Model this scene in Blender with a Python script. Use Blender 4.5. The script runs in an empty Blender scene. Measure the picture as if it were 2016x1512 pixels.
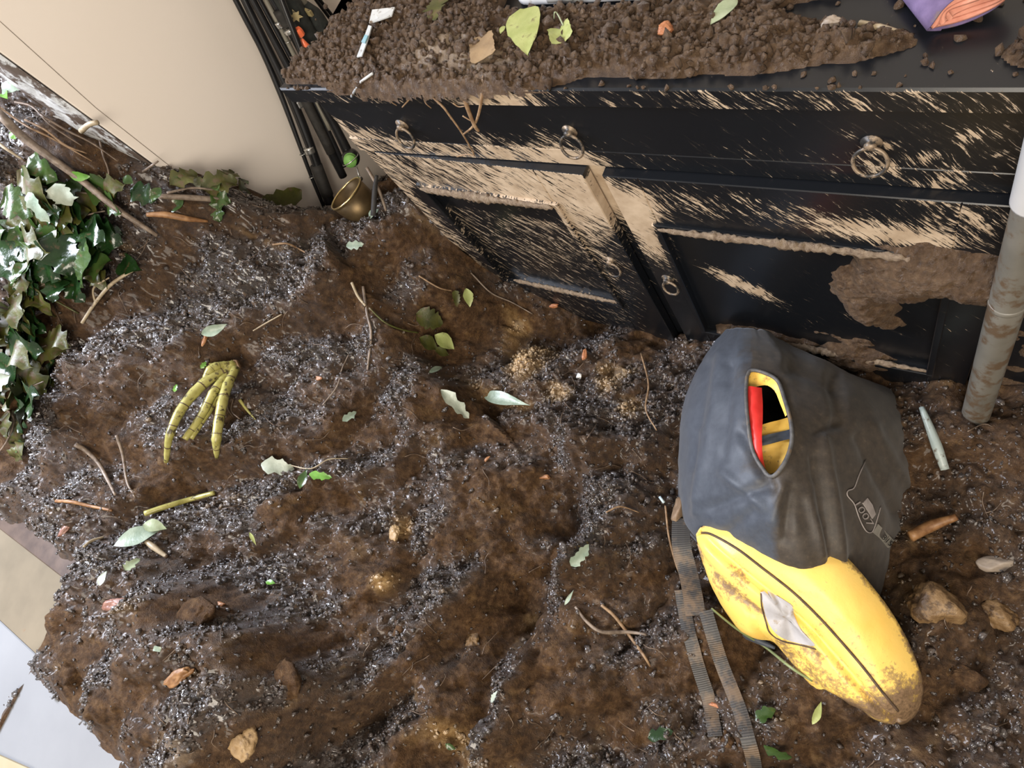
import bpy, math, random
import numpy as np
from mathutils import Vector, Matrix
from mathutils.bvhtree import BVHTree
random.seed(7)
RNG = np.random.RandomState(7)
SC = bpy.context.scene
COL = SC.collection

# ------------------------------------------------------------------ camera, world, lights, exposure
CR = np.array([[0.82290843, 0.22509227, -0.52168495],
               [0.37483973, -0.90509327, 0.20075195],
               [-0.42698582, -0.36074872, -0.82918241]])     # columns: image right, image down, forward
CAM = np.array([0.0, 0.0, 1.56])
F = 1350.0
cd = bpy.data.cameras.new('camera')
cam = bpy.data.objects.new('camera', cd)
COL.objects.link(cam)
SC.camera = cam
cd.sensor_width = 36.0
cd.lens = 36.0 * F / 2016.0
cd.clip_start = 0.02
cam.matrix_world = Matrix(((CR[0, 0], -CR[0, 1], -CR[0, 2], CAM[0]),
                           (CR[1, 0], -CR[1, 1], -CR[1, 2], CAM[1]),
                           (CR[2, 0], -CR[2, 1], -CR[2, 2], CAM[2]), (0, 0, 0, 1)))
W = bpy.data.worlds.new('world')
SC.world = W
W.use_nodes = True
W.node_tree.nodes['Background'].inputs[0].default_value = (1.0, 0.93, 0.86, 1)
W.node_tree.nodes['Background'].inputs[1].default_value = 0.46


def area(name, loc, target, sx, sy, power, color):
    l = bpy.data.lights.new(name, 'AREA')
    l.shape = 'RECTANGLE'; l.size = sx; l.size_y = sy; l.energy = power; l.color = color
    o = bpy.data.objects.new(name, l)
    COL.objects.link(o)
    o.location = loc
    o.rotation_euler = (Vector(target) - Vector(loc)).to_track_quat('-Z', 'Y').to_euler()
    return o


area('daylight_through_opening', (-2.9, -0.1, 2.5), (-1.2, 0.1, 0.3), 1.3, 1.2, 165, (0.82, 0.87, 1.0))
area('room_fill_light', (0.55, -1.7, 2.5), (-0.9, 0.4, 0.4), 1.7, 1.3, 84, (1.0, 0.90, 0.76))  # warm fill added from the room side, no such source in view
vs = SC.view_settings
vs.view_transform = 'Standard'; vs.look = 'None'; vs.exposure = 0.25; vs.gamma = 1.0
vs.use_curve_mapping = False

# ------------------------------------------------------------------ numpy noise


def hash2(ix, iy, s):
    n = (ix.astype(np.int64) * 374761393 + iy.astype(np.int64) * 668265263 + s * 982451653) & 0xffffffff
    n = ((n ^ (n >> 13)) * 1274126177) & 0xffffffff
    n = n ^ (n >> 16)
    return (n & 0xffffff) / float(0xffffff)


def vnoise(x, y, s=0):
    ix = np.floor(x); iy = np.floor(y)
    fx = x - ix; fy = y - iy
    fx = fx * fx * (3 - 2 * fx); fy = fy * fy * (3 - 2 * fy)
    a = hash2(ix, iy, s); b = hash2(ix + 1, iy, s); c = hash2(ix, iy + 1, s); d = hash2(ix + 1, iy + 1, s)
    return (a * (1 - fx) + b * fx) * (1 - fy) + (c * (1 - fx) + d * fx) * fy


def fbm(x, y, s=0, o=4):
    t = 0; a = 0.5; n = 0
    for k in range(o):
        t = t + a * vnoise(x, y, s + 17 * k); n += a
        x = x * 2.03 + 5.1; y = y * 2.03 + 1.7; a *= 0.5
    return t / n


def worley(x, y, s=0):
    ix = np.floor(x); iy = np.floor(y)
    best = np.full(np.shape(x), 9.0)
    for dx in (-1, 0, 1):
        for dy in (-1, 0, 1):
            cx = ix + dx; cy = iy + dy
            px = cx + hash2(cx, cy, s); py = cy + hash2(cx, cy, s + 91)
            best = np.minimum(best, (px - x) ** 2 + (py - y) ** 2)
    return np.sqrt(best)


def bumps(x, y, size, s):
    """round lumps, 0..1"""
    return np.clip(1 - worley(x / size, y / size, s) ** 2 * 1.6, 0, 1)

# ------------------------------------------------------------------ mesh helpers


def make_mesh(name, V, Fs, mat=None, smooth=True, origin=(0, 0, 0)):
    V = np.asarray(V, float) - np.asarray(origin, float)
    me = bpy.data.meshes.new(name)
    if isinstance(Fs, np.ndarray):
        n, k = Fs.shape
        me.vertices.add(len(V)); me.vertices.foreach_set('co', V.astype(np.float32).ravel())
        me.loops.add(n * k); me.loops.foreach_set('vertex_index', Fs.astype(np.int32).ravel())
        me.polygons.add(n)
        me.polygons.foreach_set('loop_start', np.arange(0, n * k, k, dtype=np.int32))
        me.update(calc_edges=True)
    else:
        me.from_pydata([tuple(v) for v in V], [], Fs)
        me.update()
    if mat:
        me.materials.append(mat)
    if smooth:
        me.polygons.foreach_set('use_smooth', np.ones(len(me.polygons), dtype=bool))
    return me


def link(name, me, parent=None, loc=(0, 0, 0)):
    o = bpy.data.objects.new(name, me)
    COL.objects.link(o)
    o.location = loc
    if parent is not None:
        o.parent = parent
    return o


def tag(o, label=None, cat=None, group=None, kind=None):
    if label: o['label'] = label
    if cat: o['category'] = cat
    if group: o['group'] = group
    if kind: o['kind'] = kind
    return o


class Thing:
    """an Empty at a base point; parts are authored in world coordinates"""
    def __init__(s, name, origin, label, cat, group=None):
        s.org = np.array(origin, float)
        s.o = bpy.data.objects.new(name, None)
        COL.objects.link(s.o)
        s.o.location = origin
        s.o.empty_display_size = 0.05
        tag(s.o, label, cat, group)

    def part(s, name, VF, mat, smooth=True, parent=None, label=None):
        me = make_mesh(name, VF[0], VF[1], mat, smooth, s.org)
        o = link(name, me, parent if parent is not None else s.o)
        if label: o['label'] = label
        return o


def single(name, VF, mat, label, cat, group=None, smooth=True, kind=None):
    V = np.asarray(VF[0], float)
    org = np.array([V[:, 0].mean(), V[:, 1].mean(), V[:, 2].min()])
    o = link(name, make_mesh(name, V, VF[1], mat, smooth, org), None, org)
    return tag(o, label, cat, group, kind)


def structure(name, VF, mat, smooth=False):
    o = link(name, make_mesh(name, VF[0], VF[1], mat, smooth))
    o['kind'] = 'structure'
    return o


def join(*vfs):
    V = []; Fs = []; n = 0
    for v, f in vfs:
        v = [tuple(p) for p in v]
        V += v
        Fs += [tuple(int(i) + n for i in q) for q in f]
        n += len(v)
    return V, Fs


def box(x0, x1, y0, y1, z0, z1, b=0.0):
    """box with a small chamfer b"""
    if b <= 0:
        V = [(x, y, z) for z in (z0, z1) for y in (y0, y1) for x in (x0, x1)]
        return V, [(0, 2, 3, 1), (4, 5, 7, 6), (0, 1, 5, 4), (2, 6, 7, 3), (0, 4, 6, 2), (1, 3, 7, 5)]
    V = []; idx = {}
    xs = (x0, x1); ys = (y0, y1); zs = (z0, z1)
    sg = (1, -1)
    for i in (0, 1):
        for j in (0, 1):
            for k in (0, 1):
                for a in range(3):
                    p = [xs[i], ys[j], zs[k]]
                    for ax, q in enumerate((i, j, k)):
                        if ax != a:
                            p[ax] += b * sg[q]
                    idx[i, j, k, a] = len(V); V.append(tuple(p))
    Fs = []
    for i in (0, 1):
        Fs.append((idx[i, 0, 0, 0], idx[i, 1, 0, 0], idx[i, 1, 1, 0], idx[i, 0, 1, 0]))
        Fs.append((idx[0, i, 0, 1], idx[1, i, 0, 1], idx[1, i, 1, 1], idx[0, i, 1, 1]))
        Fs.append((idx[0, 0, i, 2], idx[1, 0, i, 2], idx[1, 1, i, 2], idx[0, 1, i, 2]))
        for j in (0, 1):
            Fs.append((idx[0, i, j, 1], idx[1, i, j, 1], idx[1, i, j, 2], idx[0, i, j, 2]))
            Fs.append((idx[i, 0, j, 0], idx[i, 1, j, 0], idx[i, 1, j, 2], idx[i, 0, j, 2]))
            Fs.append((idx[i, j, 0, 0], idx[i, j, 1, 0], idx[i, j, 1, 1], idx[i, j, 0, 1]))
            for k in (0, 1):
                Fs.append((idx[i, j, k, 0], idx[i, j, k, 1], idx[i, j, k, 2]))
    return fix_normals(V, Fs)


def fix_normals(V, Fs):
    import bmesh
    bm = bmesh.new()
    vs_ = [bm.verts.new(v) for v in V]
    for f in Fs:
        try: bm.faces.new([vs_[i] for i in f])
        except ValueError: pass
    bmesh.ops.recalc_face_normals(bm, faces=bm.faces)
    bm.verts.index_update()
    out = [tuple(v.co) for v in bm.verts], [tuple(v.index for v in f.verts) for f in bm.faces]
    bm.free()
    return out


def smooth_path(P, n):
    P = np.array(P, float)
    if len(P) == 2:
        return np.array([P[0] + (P[1] - P[0]) * t for t in np.linspace(0, 1, n)])
    Q = np.vstack([2 * P[0] - P[1], P, 2 * P[-1] - P[-2]])
    out = []
    for u in np.linspace(0, len(P) - 1 - 1e-6, n):
        i = int(u); t = u - i
        a, b, c, d = Q[i], Q[i + 1], Q[i + 2], Q[i + 3]
        out.append(0.5 * ((2 * b) + (-a + c) * t + (2 * a - 5 * b + 4 * c - d) * t * t + (-a + 3 * b - 3 * c + d) * t ** 3))
    return np.array(out)


def tube(P, r, k=6, cap=True):
    """r: number, list or function of 0..1"""
    P = np.array(P, float); n = len(P)
    if callable(r): R = [r(i / (n - 1)) for i in range(n)]
    elif np.isscalar(r): R = [r] * n
    else: R = np.interp(np.linspace(0, 1, n), np.linspace(0, 1, len(r)), r)
    T = np.gradient(P, axis=0)
    T /= np.linalg.norm(T, axis=1)[:, None] + 1e-12
    up = np.array([0, 0, 1.0]) if abs(T[0][2]) < 0.9 else np.array([1.0, 0, 0])
    N = up - T[0] * (up @ T[0]); N /= np.linalg.norm(N)
    V = []
    for i in range(n):
        N = N - T[i] * (N @ T[i]); N /= np.linalg.norm(N) + 1e-12
        B = np.cross(T[i], N)
        for j in range(k):
            a = 2 * math.pi * j / k
            V.append(P[i] + (N * math.cos(a) + B * math.sin(a)) * R[i])
    Fs = [(i * k + j, i * k + (j + 1) % k, (i + 1) * k + (j + 1) % k, (i + 1) * k + j) for i in range(n - 1) for j in range(k)]
    if cap:
        Fs += [tuple(range(k - 1, -1, -1)), tuple((n - 1) * k + j for j in range(k))]
    return V, Fs


def lathe(profile, c, k=24, axis=None):
    """profile of (radius, height); axis: unit vector"""
    ax = np.array(axis if axis is not None else (0, 0, 1.0), float); ax /= np.linalg.norm(ax)
    u = np.cross(ax, (0, 1, 0) if abs(ax[1]) < 0.9 else (1, 0, 0)); u /= np.linalg.norm(u); v = np.cross(ax, u)
    V = []
    for r, h in profile:
        for j in range(k):
            a = 2 * math.pi * j / k
            V.append(np.array(c) + ax * h + (u * math.cos(a) + v * math.sin(a)) * r)
    n = len(profile)
    Fs = [(i * k + j, i * k + (j + 1) % k, (i + 1) * k + (j + 1) % k, (i + 1) * k + j) for i in range(n - 1) for j in range(k)]
    return V, Fs


def torus(c, u, v, R, r, n=24, k=6):
    c = np.array(c); u = np.array(u, float); v = np.array(v, float); w = np.cross(u, v)
    V = []; Fs = []
    for i in range(n):
        a = 2 * math.pi * i / n; d = u * math.cos(a) + v * math.sin(a)
        for j in range(k):
            b = 2 * math.pi * j / k
            V.append(c + d * (R + r * math.cos(b)) + w * r * math.sin(b))
    for i in range(n):
        for j in range(k):
            Fs.append((i * k + j, ((i + 1) % n) * k + j, ((i + 1) % n) * k + (j + 1) % k, i * k + (j + 1) % k))
    return V, Fs


_t = (1 + 5 ** 0.5) / 2


def ico(sub=1):
    V = [(-1, _t, 0), (1, _t, 0), (-1, -_t, 0), (1, -_t, 0), (0, -1, _t), (0, 1, _t), (0, -1, -_t), (0, 1, -_t), (_t, 0, -1), (_t, 0, 1), (-_t, 0, -1), (-_t, 0, 1)]
    Fs = [(0, 11, 5), (0, 5, 1), (0, 1, 7), (0, 7, 10), (0, 10, 11), (1, 5, 9), (5, 11, 4), (11, 10, 2), (10, 7, 6), (7, 1, 8), (3, 9, 4), (3, 4, 2), (3, 2, 6), (3, 6, 8), (3, 8, 9), (4, 9, 5), (2, 4, 11), (6, 2, 10), (8, 6, 7), (9, 8, 1)]
    V = [np.array(v) / np.linalg.norm(v) for v in V]
    for _ in range(sub):
        c = {}; nf = []

        def mid(a, b):
            k = (min(a, b), max(a, b))
            if k not in c:
                m = V[a] + V[b]; V.append(m / np.linalg.norm(m)); c[k] = len(V) - 1
            return c[k]
        for a, b, d in Fs:
            x, y, z = mid(a, b), mid(b, d), mid(d, a)
            nf += [(a, x, z), (b, y, x), (d, z, y), (x, y, z)]
        Fs = nf
    return np.array(V), np.array(Fs)


def rock(c, sx, sy, sz, seed, rot=0.0, rough=0.4, sub=3):
    V, Fs = ico(sub)
    r = np.random.RandomState(seed)
    D = np.ones(len(V))
    for k in range(11):
        d = r.normal(size=3); d /= np.linalg.norm(d)
        h = r.uniform(.55, .85)
        D = np.minimum(D, np.where(V @ d > h, 1 - rough * .9 + (h / np.maximum(V @ d, .2) - (1 - rough * .9)) * 1.0, D))     # broken faces
    o = r.rand(2) * 50
    D = D + rough * 0.9 * (fbm(V[:, 0] * 2.3 + o[0] + V[:, 2] * 1.3, V[:, 1] * 2.3 + o[1] - V[:, 2] * 1.7, seed) - 0.5)
    D = D + rough * 0.8 * (fbm(V[:, 0] * 6 + o[0] + V[:, 2] * 5, V[:, 1] * 6 + o[1] - V[:, 2] * 4, seed + 3) - 0.5)
    P = V * D[:, None] * np.array([sx, sy, sz])
    ca, sa = math.cos(rot), math.sin(rot)
    P = np.stack([P[:, 0] * ca - P[:, 1] * sa, P[:, 0] * sa + P[:, 1] * ca, P[:, 2]], 1) + np.array(c)
    return P, [tuple(f) for f in Fs]

# ------------------------------------------------------------------ materials


class NT:
    def __init__(s, name):
        s.m = bpy.data.materials.new(name); s.m.use_nodes = True
        s.t = s.m.node_tree; s.n = s.t.nodes
        s.b = s.n['Principled BSDF']

    def add(s, typ, **kw):
        n = s.n.new(typ)
        for k, v in kw.items():
            if k.startswith('i_'):
                key = k[2:]
                n.inputs[int(key) if key.isdigit() else key.replace('_', ' ')].default_value = v
            else:
                setattr(n, k, v)
        return n

    def l(s, a, b): s.t.links.new(a, b)

    def noise(s, scale, detail=4, vec=None, rough=0.55):
        n = s.add('ShaderNodeTexNoise'); n.inputs['Scale'].default_value = scale; n.inputs['Detail'].default_value = detail
        n.inputs['Roughness'].default_value = rough
        if vec is None: vec = s.geo()
        s.l(vec, n.inputs['Vector'])
        return n.outputs['Fac']

    def geo(s):
        if not hasattr(s, 'tc'): s.tc = s.add('ShaderNodeTexCoord')
        return s.tc.outputs['Object']

    def world(s):
        if not hasattr(s, 'g'): s.g = s.add('ShaderNodeNewGeometry')
        return s.g.outputs['Position']

    def attr(s, name):
        return s.add('ShaderNodeAttribute', attribute_name=name).outputs['Fac']

    def ramp(s, fac, *stops):
        r = s.add('ShaderNodeValToRGB')
        e = r.color_ramp.elements
        while len(e) < len(stops): e.new(0.5)
        for q, (p, c) in zip(e, stops):
            q.position = p; q.color = c if len(c) == 4 else (*c, 1)
        s.l(fac, r.inputs[0])
        return r.outputs['Color']

    def mix(s, fac, a, b):
        m = s.add('ShaderNodeMix', data_type='RGBA')
        for sock, v in ((m.inputs['Factor'], fac), (m.inputs[6], a), (m.inputs[7], b)):
            if hasattr(v, 'links') or isinstance(v, bpy.types.NodeSocket): s.l(v, sock)
            else: sock.default_value = v if not isinstance(v, tuple) else (*v[:3], 1)
        return m.outputs[2]

    def math(s, op, a, b=0.0, clamp=False):
        m = s.add('ShaderNodeMath', operation=op, use_clamp=clamp)
        for sock, v in ((m.inputs[0], a), (m.inputs[1], b)):
            if isinstance(v, bpy.types.NodeSocket): s.l(v, sock)
            else: sock.default_value = v
        return m.outputs[0]

    def bump(s, h, strength=0.3, dist=0.002):
        b = s.add('ShaderNodeBump'); b.inputs['Strength'].default_value = strength; b.inputs['Distance'].default_value = dist
        s.l(h, b.inputs['Height']); s.l(b.outputs[0], s.b.inputs['Normal'])

    def set(s, color=None, rough=None, spec=None, metal=None):
        for v, k in ((color, 'Base Color'), (rough, 'Roughness'), (spec, 'Specular IOR Level'), (metal, 'Metallic')):
            if v is None: continue
            if isinstance(v, bpy.types.NodeSocket): s.l(v, s.b.inputs[k])
            else: s.b.inputs[k].default_value = (*v[:3], 1) if isinstance(v, tuple) else v
        return s.m


def plain(name, c1, c2=None, rough=0.6, scale=20, bump=0.2, dist=0.002, spec=0.5, metal=0.0, dirt=None, dirt_amt=0.45, dscale=30):
    m = NT(name)
    n = m.noise(scale, 5)
    col = m.ramp(n, (0.35, c1), (0.65, c2 or c1))
    if dirt:
        d = m.noise(dscale, 6, rough=0.65)
        k = m.ramp(d, (1 - dirt_amt - 0.04, (0, 0, 0)), (1 - dirt_amt + 0.05, (1, 1, 1)))
        col = m.mix(k, col, dirt)
    if bump: m.bump(n, bump, dist)
    return m.set(col, rough, spec, metal)


MUD_DIRT = (0.10, 0.062, 0.036)
BEIGE = (0.47, 0.36, 0.25)

# wet soil: dark crumbly humus, brown smeared clay, ochre subsoil
m = NT('wet_soil')
n1 = m.noise(9, 5, m.world()); n2 = m.noise(70, 6, m.world(), 0.65); n3 = m.noise(420, 4, m.world(), 0.7)
n4 = m.noise(190, 5, m.world(), 0.75)
base = m.ramp(n1, (0.3, (0.026, 0.014, 0.007)), (0.5, (0.060, 0.029, 0.011)), (0.68, (0.115, 0.055, 0.018)))
smear = m.ramp(n2, (0.34, (0.042, 0.023, 0.012)), (0.5, (0.112, 0.060, 0.028)), (0.68, (0.225, 0.132, 0.065)))
crumb = m.ramp(n2, (0.3, (0.020, 0.013, 0.010)), (0.55, (0.052, 0.033, 0.024)), (0.75, (0.110, 0.072, 0.050)))
col = m.mix(m.attr('crumbly'), smear, crumb)
col = m.mix(0.30, col, base)
fleck = m.ramp(n4, (0.60, (0, 0, 0)), (0.72, (0.5, 0.5, 0.5)))
col = m.mix(fleck, col, (0.23, 0.125, 0.050))
n5 = m.noise(38, 6, m.world(), 0.72)
col = m.mix(m.ramp(n5, (0.58, (0, 0, 0)), (0.68, (0.55, 0.55, 0.55))), col, (0.235, 0.130, 0.048))
col = m.mix(m.ramp(n5, (0.33, (0.6, 0.6, 0.6)), (0.43, (0, 0, 0))), col, (0.030, 0.017, 0.010))
pit = m.ramp(n4, (0.30, (0.7, 0.7, 0.7)), (0.42, (0, 0, 0)))
col = m.mix(pit, col, (0.018, 0.010, 0.006))
ochre = m.ramp(n2, (0.3, (0.26, 0.125, 0.035)), (0.7, (0.60, 0.40, 0.18)))
col = m.mix(m.attr('ochre'), col, ochre)
pale = m.ramp(n2, (0.3, (0.30, 0.22, 0.15)), (0.7, (0.52, 0.41, 0.29)))
col = m.mix(m.attr('pale'), col, pale)
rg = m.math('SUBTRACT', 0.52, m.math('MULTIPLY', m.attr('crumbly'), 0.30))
hh = m.math('ADD', m.math('MULTIPLY', n2, 0.7), m.math('MULTIPLY', n3, 0.5))
hh = m.math('ADD', hh, m.math('ADD', m.math('MULTIPLY', n4, 0.55), m.math('MULTIPLY', n5, 0.8)))
m.bump(hh, 1.0, 0.009)
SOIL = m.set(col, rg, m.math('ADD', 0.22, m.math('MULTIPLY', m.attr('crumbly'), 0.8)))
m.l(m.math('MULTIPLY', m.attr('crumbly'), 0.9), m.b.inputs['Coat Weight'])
m.b.inputs['Coat Roughness'].default_value = 0.16

m = NT('wet_crumb')
n2 = m.noise(60, 4, m.world())
col = m.ramp(n2, (0.3, (0.018, 0.012, 0.010)), (0.55, (0.045, 0.029, 0.021)), (0.75, (0.11, 0.070, 0.045)))
col = m.mix(m.attr('ochre'), col, (0.55, 0.36, 0.17))
m.bump(m.noise(500, 3, m.world()), 0.9, 0.004)
CRUMB = m.set(col, 0.22, 1.0)
m.b.inputs['Coat Weight'].default_value = 0.9; m.b.inputs['Coat Roughness'].default_value = 0.14

# dry-ish mud on the furniture: paler
m = NT('cabinet_mud')
n1 = m.noise(14, 5, m.world()); n2 = m.noise(90, 6, m.world(), 0.65)
col = m.ramp(n2, (0.28, (0.050, 0.028, 0.015)), (0.52, (0.130, 0.078, 0.043)), (0.78, (0.28, 0.185, 0.11)))
col = m.mix(m.ramp(n1, (0.45, (0, 0, 0)), (0.7, (0.45, 0.45, 0.45))), col, (0.21, 0.135, 0.08))
col = m.mix(m.attr('pale'), col, (0.42, 0.32, 0.225))
m.bump(m.noise(260, 5, m.world(), 0.75), 1.0, 0.008)
CABMUD = m.set(col, 0.32, 0.6)
m = NT('beige_mud_crust')
n2 = m.noise(120, 6, m.world(), 0.65)
col = m.ramp(n2, (0.3, (0.20, 0.135, 0.09)), (0.6, (0.40, 0.30, 0.205)), (0.8, (0.52, 0.41, 0.30)))
m.bump(m.noise(300, 5, m.world(), 0.75), 1.0, 0.006)
CRUST = m.set(col, 0.5, 0.4)

# black gloss paint with beige mud thrown across it in slanting streaks
m = NT('black_paint_splattered')
sep = m.add('ShaderNodeSeparateXYZ'); m.l(m.world(), sep.inputs[0])
cm = m.add('ShaderNodeCombineXYZ')
A = math.radians(47)
al = m.math('SUBTRACT', m.math('MULTIPLY', sep.outputs[0], math.cos(A)), m.math('MULTIPLY', sep.outputs[2], math.sin(A)))
ac = m.math('ADD', m.math('MULTIPLY', sep.outputs[0], math.sin(A)), m.math('MULTIPLY', sep.outputs[2], math.cos(A)))
wob = m.math('MULTIPLY', m.math('SUBTRACT', m.noise(7, 2, m.world()), 0.5), 0.05)
ac = m.math('ADD', ac, wob)
m.l(m.math('MULTIPLY', al, 1.0), cm.inputs[0]); m.l(m.math('MULTIPLY', ac, 11.0), cm.inputs[1]); m.l(m.math('MULTIPLY', sep.outputs[1], 4.0), cm.inputs[2])
st1 = m.noise(34, 7, cm.outputs[0], 0.68); st2 = m.noise(9, 4, cm.outputs[0], 0.55)
cm2 = m.add('ShaderNodeCombineXYZ')
m.l(m.math('MULTIPLY', al, 1.0), cm2.inputs[0]); m.l(m.math('MULTIPLY', ac, 3.2), cm2.inputs[1]); m.l(sep.outputs[1], cm2.inputs[2])
st3 = m.noise(75, 5, cm2.outputs[0], 0.6)
N = m.math('ADD', m.math('ADD', m.math('MULTIPLY', st1, 0.52), m.math('MULTIPLY', st2, 0.26)), m.math('MULTIPLY', st3, 0.22))
N = m.math('ADD', m.math('MULTIPLY', m.math('SUBTRACT', N, 0.5), 1.5), 0.5)
cov = m.attr('splatter')
lvl = m.math('SUBTRACT', m.math('ADD', m.math('MULTIPLY', cov, 0.50), 0.23), N)
k = m.ramp(m.math('ADD', m.math('MULTIPLY', lvl, 9.0), 0.5, True), (0.35, (0, 0, 0)), (0.6, (1, 1, 1)))
film = m.ramp(m.math('ADD', m.math('MULTIPLY', lvl, 3.0), 0.6, True), (0.3, (0, 0, 0)), (0.9, (0.09, 0.09, 0.09)))
tone = m.ramp(m.noise(35, 4, m.world()), (0.3, (0.36, 0.265, 0.175)), (0.7, (0.53, 0.415, 0.295)))
col = m.mix(film, (0.006, 0.007, 0.009), tone)
col = m.mix(k, col, tone)
m.bump(m.math('MULTIPLY', k, 1.0), 0.5, 0.002)
BLACK = m.set(col, m.math('ADD', m.math('MULTIPLY', k, 0.3), 0.28), 0.45)

m = NT('cream_wall_paint')
n1 = m.noise(1.6, 2, m.world()); sp = m.noise(55, 2, m.world())
col = m.ramp(n1, (0.3, (0.80, 0.725, 0.645)), (0.7, (0.84, 0.77, 0.70)))
spk = m.ramp(sp, (0.175, (1, 1, 1)), (0.19, (0, 0, 0)))
col = m.mix(spk, col, (0.25, 0.18, 0.13))
m.bump(m.noise(160, 4, m.world()), 0.08, 0.001)
WALL = m.set(col, 0.6, 0.3)
JAMB = plain('muddy_jamb_plaster', (0.62, 0.63, 0.62), (0.42, 0.42, 0.41), 0.5, 40, 0.5, 0.004, dirt=(0.09, 0.065, 0.05), dirt_amt=0.5, dscale=26)
WHITE = plain('muddy_white_laminate', (0.22, 0.225, 0.235), (0.25, 0.255, 0.265), 0.75, 4, 0.0, spec=0.15, dirt=(0.16, 0.11, 0.08), dirt_amt=0.27, dscale=38)
BEIGEBAND = plain('muddy_beige_band', (0.15, 0.125, 0.088), (0.20, 0.165, 0.115), 0.75, 6, 0.0, spec=0.15, dirt=(0.20, 0.14, 0.09), dirt_amt=0.33, dscale=22)  # beige strip of the top, darker than the white part
CREAMBAND = plain('cream_edge', (0.34, 0.28, 0.18), (0.40, 0.34, 0.23), 0.75, 6, 0.0, spec=0.15)
DARKWOOD = plain('dark_brown_trim', (0.055, 0.034, 0.026), (0.095, 0.062, 0.046), 0.35, 30, 0.15)
FLOORM = plain('floor_boards_dark', (0.10, 0.07, 0.05), (0.14, 0.10, 0.07), 0.5)


def leafmat(name, c1, c2, dirt_amt=0.3, rough=0.32, back=None):
    m = NT(name)
    n = m.noise(35, 4); d = m.noise(55, 6, rough=0.65)
    col = m.ramp(n, (0.3, c1), (0.7, c2))
    k = m.ramp(d, (1 - dirt_amt - 0.05, (0, 0, 0)), (1 - dirt_amt + 0.06, (1, 1, 1)))
    col = m.mix(k, col, (0.10, 0.065, 0.035))
    m.bump(m.noise(140, 3), 0.35, 0.002)
    return m.set(col, rough, 0.55)


LEAF_DARK = leafmat('dark_green_leaf', (0.006, 0.020, 0.006), (0.016, 0.044, 0.011), 0.33, 0.20)
LEAF_MID = leafmat('mid_green_leaf', (0.018, 0.044, 0.009), (0.048, 0.088, 0.020), 0.35, 0.24)
LEAF_OLIVE = leafmat('olive_leaf', (0.030, 0.034, 0.006), (0.085, 0.086, 0.016), 0.40, 0.4)
LEAF_PALE = leafmat('pale_green_leaf', (0.22, 0.27, 0.15), (0.34, 0.38, 0.25), 0.30, 0.4)
LEAF_YEL = leafmat('yellow_green_leaf', (0.25, 0.29, 0.085), (0.38, 0.41, 0.16), 0.36, 0.4)
LEAF_GREY = leafmat('grey_green_leaf', (0.17, 0.23, 0.17), (0.32, 0.38, 0.30), 0.30, 0.35)
LEAF_BRIGHT = leafmat('bright_green_leaf', (0.08, 0.22, 0.03), (0.17, 0.35, 0.06), 0.2, 0.35)
LEAF_SILVER = leafmat('silvery_leaf_underside', (0.28, 0.32, 0.25), (0.45, 0.49, 0.41), 0.28, 0.4)
LEAF_BROWN = leafmat('brown_leaf', (0.20, 0.135, 0.075), (0.32, 0.22, 0.12), 0.3, 0.5)
BARK = plain('wet_bark', (0.11, 0.08, 0.058), (0.26, 0.20, 0.15), 0.45, 60, 0.6, 0.003)
PALEWOOD = plain('pale_peeled_twig', (0.27, 0.21, 0.13), (0.45, 0.37, 0.25), 0.45, 50, 0.4, dirt=MUD_DIRT, dirt_amt=0.4, dscale=45)
ROOTM = plain('tan_root', (0.16, 0.092, 0.045), (0.33, 0.215, 0.12), 0.5, 70, 0.5)
FINEROOT = plain('fine_root', (0.07, 0.045, 0.028), (0.20, 0.14, 0.095), 0.45, 60, 0.3)
ORANGEWOOD = plain('split_orange_wood', (0.17, 0.075, 0.026), (0.34, 0.18, 0.075), 0.5, 60, 0.6)
CANE = plain('yellow_green_cane', (0.25, 0.225, 0.055), (0.40, 0.365, 0.12), 0.35, 40, 0.2, dirt=(0.06, 0.045, 0.02), dirt_amt=0.42, dscale=60)
BRASS = plain('tarnished_brass', (0.075, 0.05, 0.024), (0.15, 0.10, 0.045), 0.42, 14, 0.1, metal=0.7)
RIM = plain('polished_brass_rim', (0.62, 0.48, 0.22), (0.70, 0.55, 0.28), 0.2, 10, 0.05, metal=0.9)
RODBLK = plain('black_rod_blank', (0.008, 0.008, 0.009), (0.016, 0.016, 0.017), 0.25, 10, 0.0)
GRIP = plain('dark_grip', (0.014, 0.013, 0.012), (0.028, 0.025, 0.022), 0.75, 60, 0.3)
GREYROD = plain('grey_rod_blank', (0.16, 0.15, 0.12), (0.24, 0.22, 0.18), 0.3, 12, 0.0)
STEEL = plain('steel', (0.62, 0.62, 0.60), (0.70, 0.70, 0.68), 0.25, 10, 0.0, metal=0.9)
CANVAS = plain('black_rod_sleeve', (0.012, 0.014, 0.013), (0.024, 0.028, 0.025), 0.85, 90, 0.3)
GOLD = plain('gold_print', (0.34, 0.28, 0.13), (0.42, 0.35, 0.18), 0.6, 40, 0.0, dirt=(0.02, 0.02, 0.02), dirt_amt=0.4, dscale=120)
ORANGE = plain('orange_plastic', (0.85, 0.16, 0.06), (0.92, 0.22, 0.10), 0.35, 10, 0.0)
GREENPL = plain('green_spool_plastic', (0.13, 0.34, 0.07), (0.22, 0.46, 0.12), 0.35, 30, 0.0)
IRON = plain('muddy_iron', (0.03, 0.027, 0.024), (0.07, 0.06, 0.05), 0.45, 60, 0.3, metal=0.3, dirt=(0.24, 0.175, 0.115), dirt_amt=0.5, dscale=60)
POLE = plain('muddy_grey_pole', (0.115, 0.108, 0.09), (0.175, 0.162, 0.135), 0.4, 7, 0.1, dirt=(0.10, 0.068, 0.042), dirt_amt=0.47, dscale=24)
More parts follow.
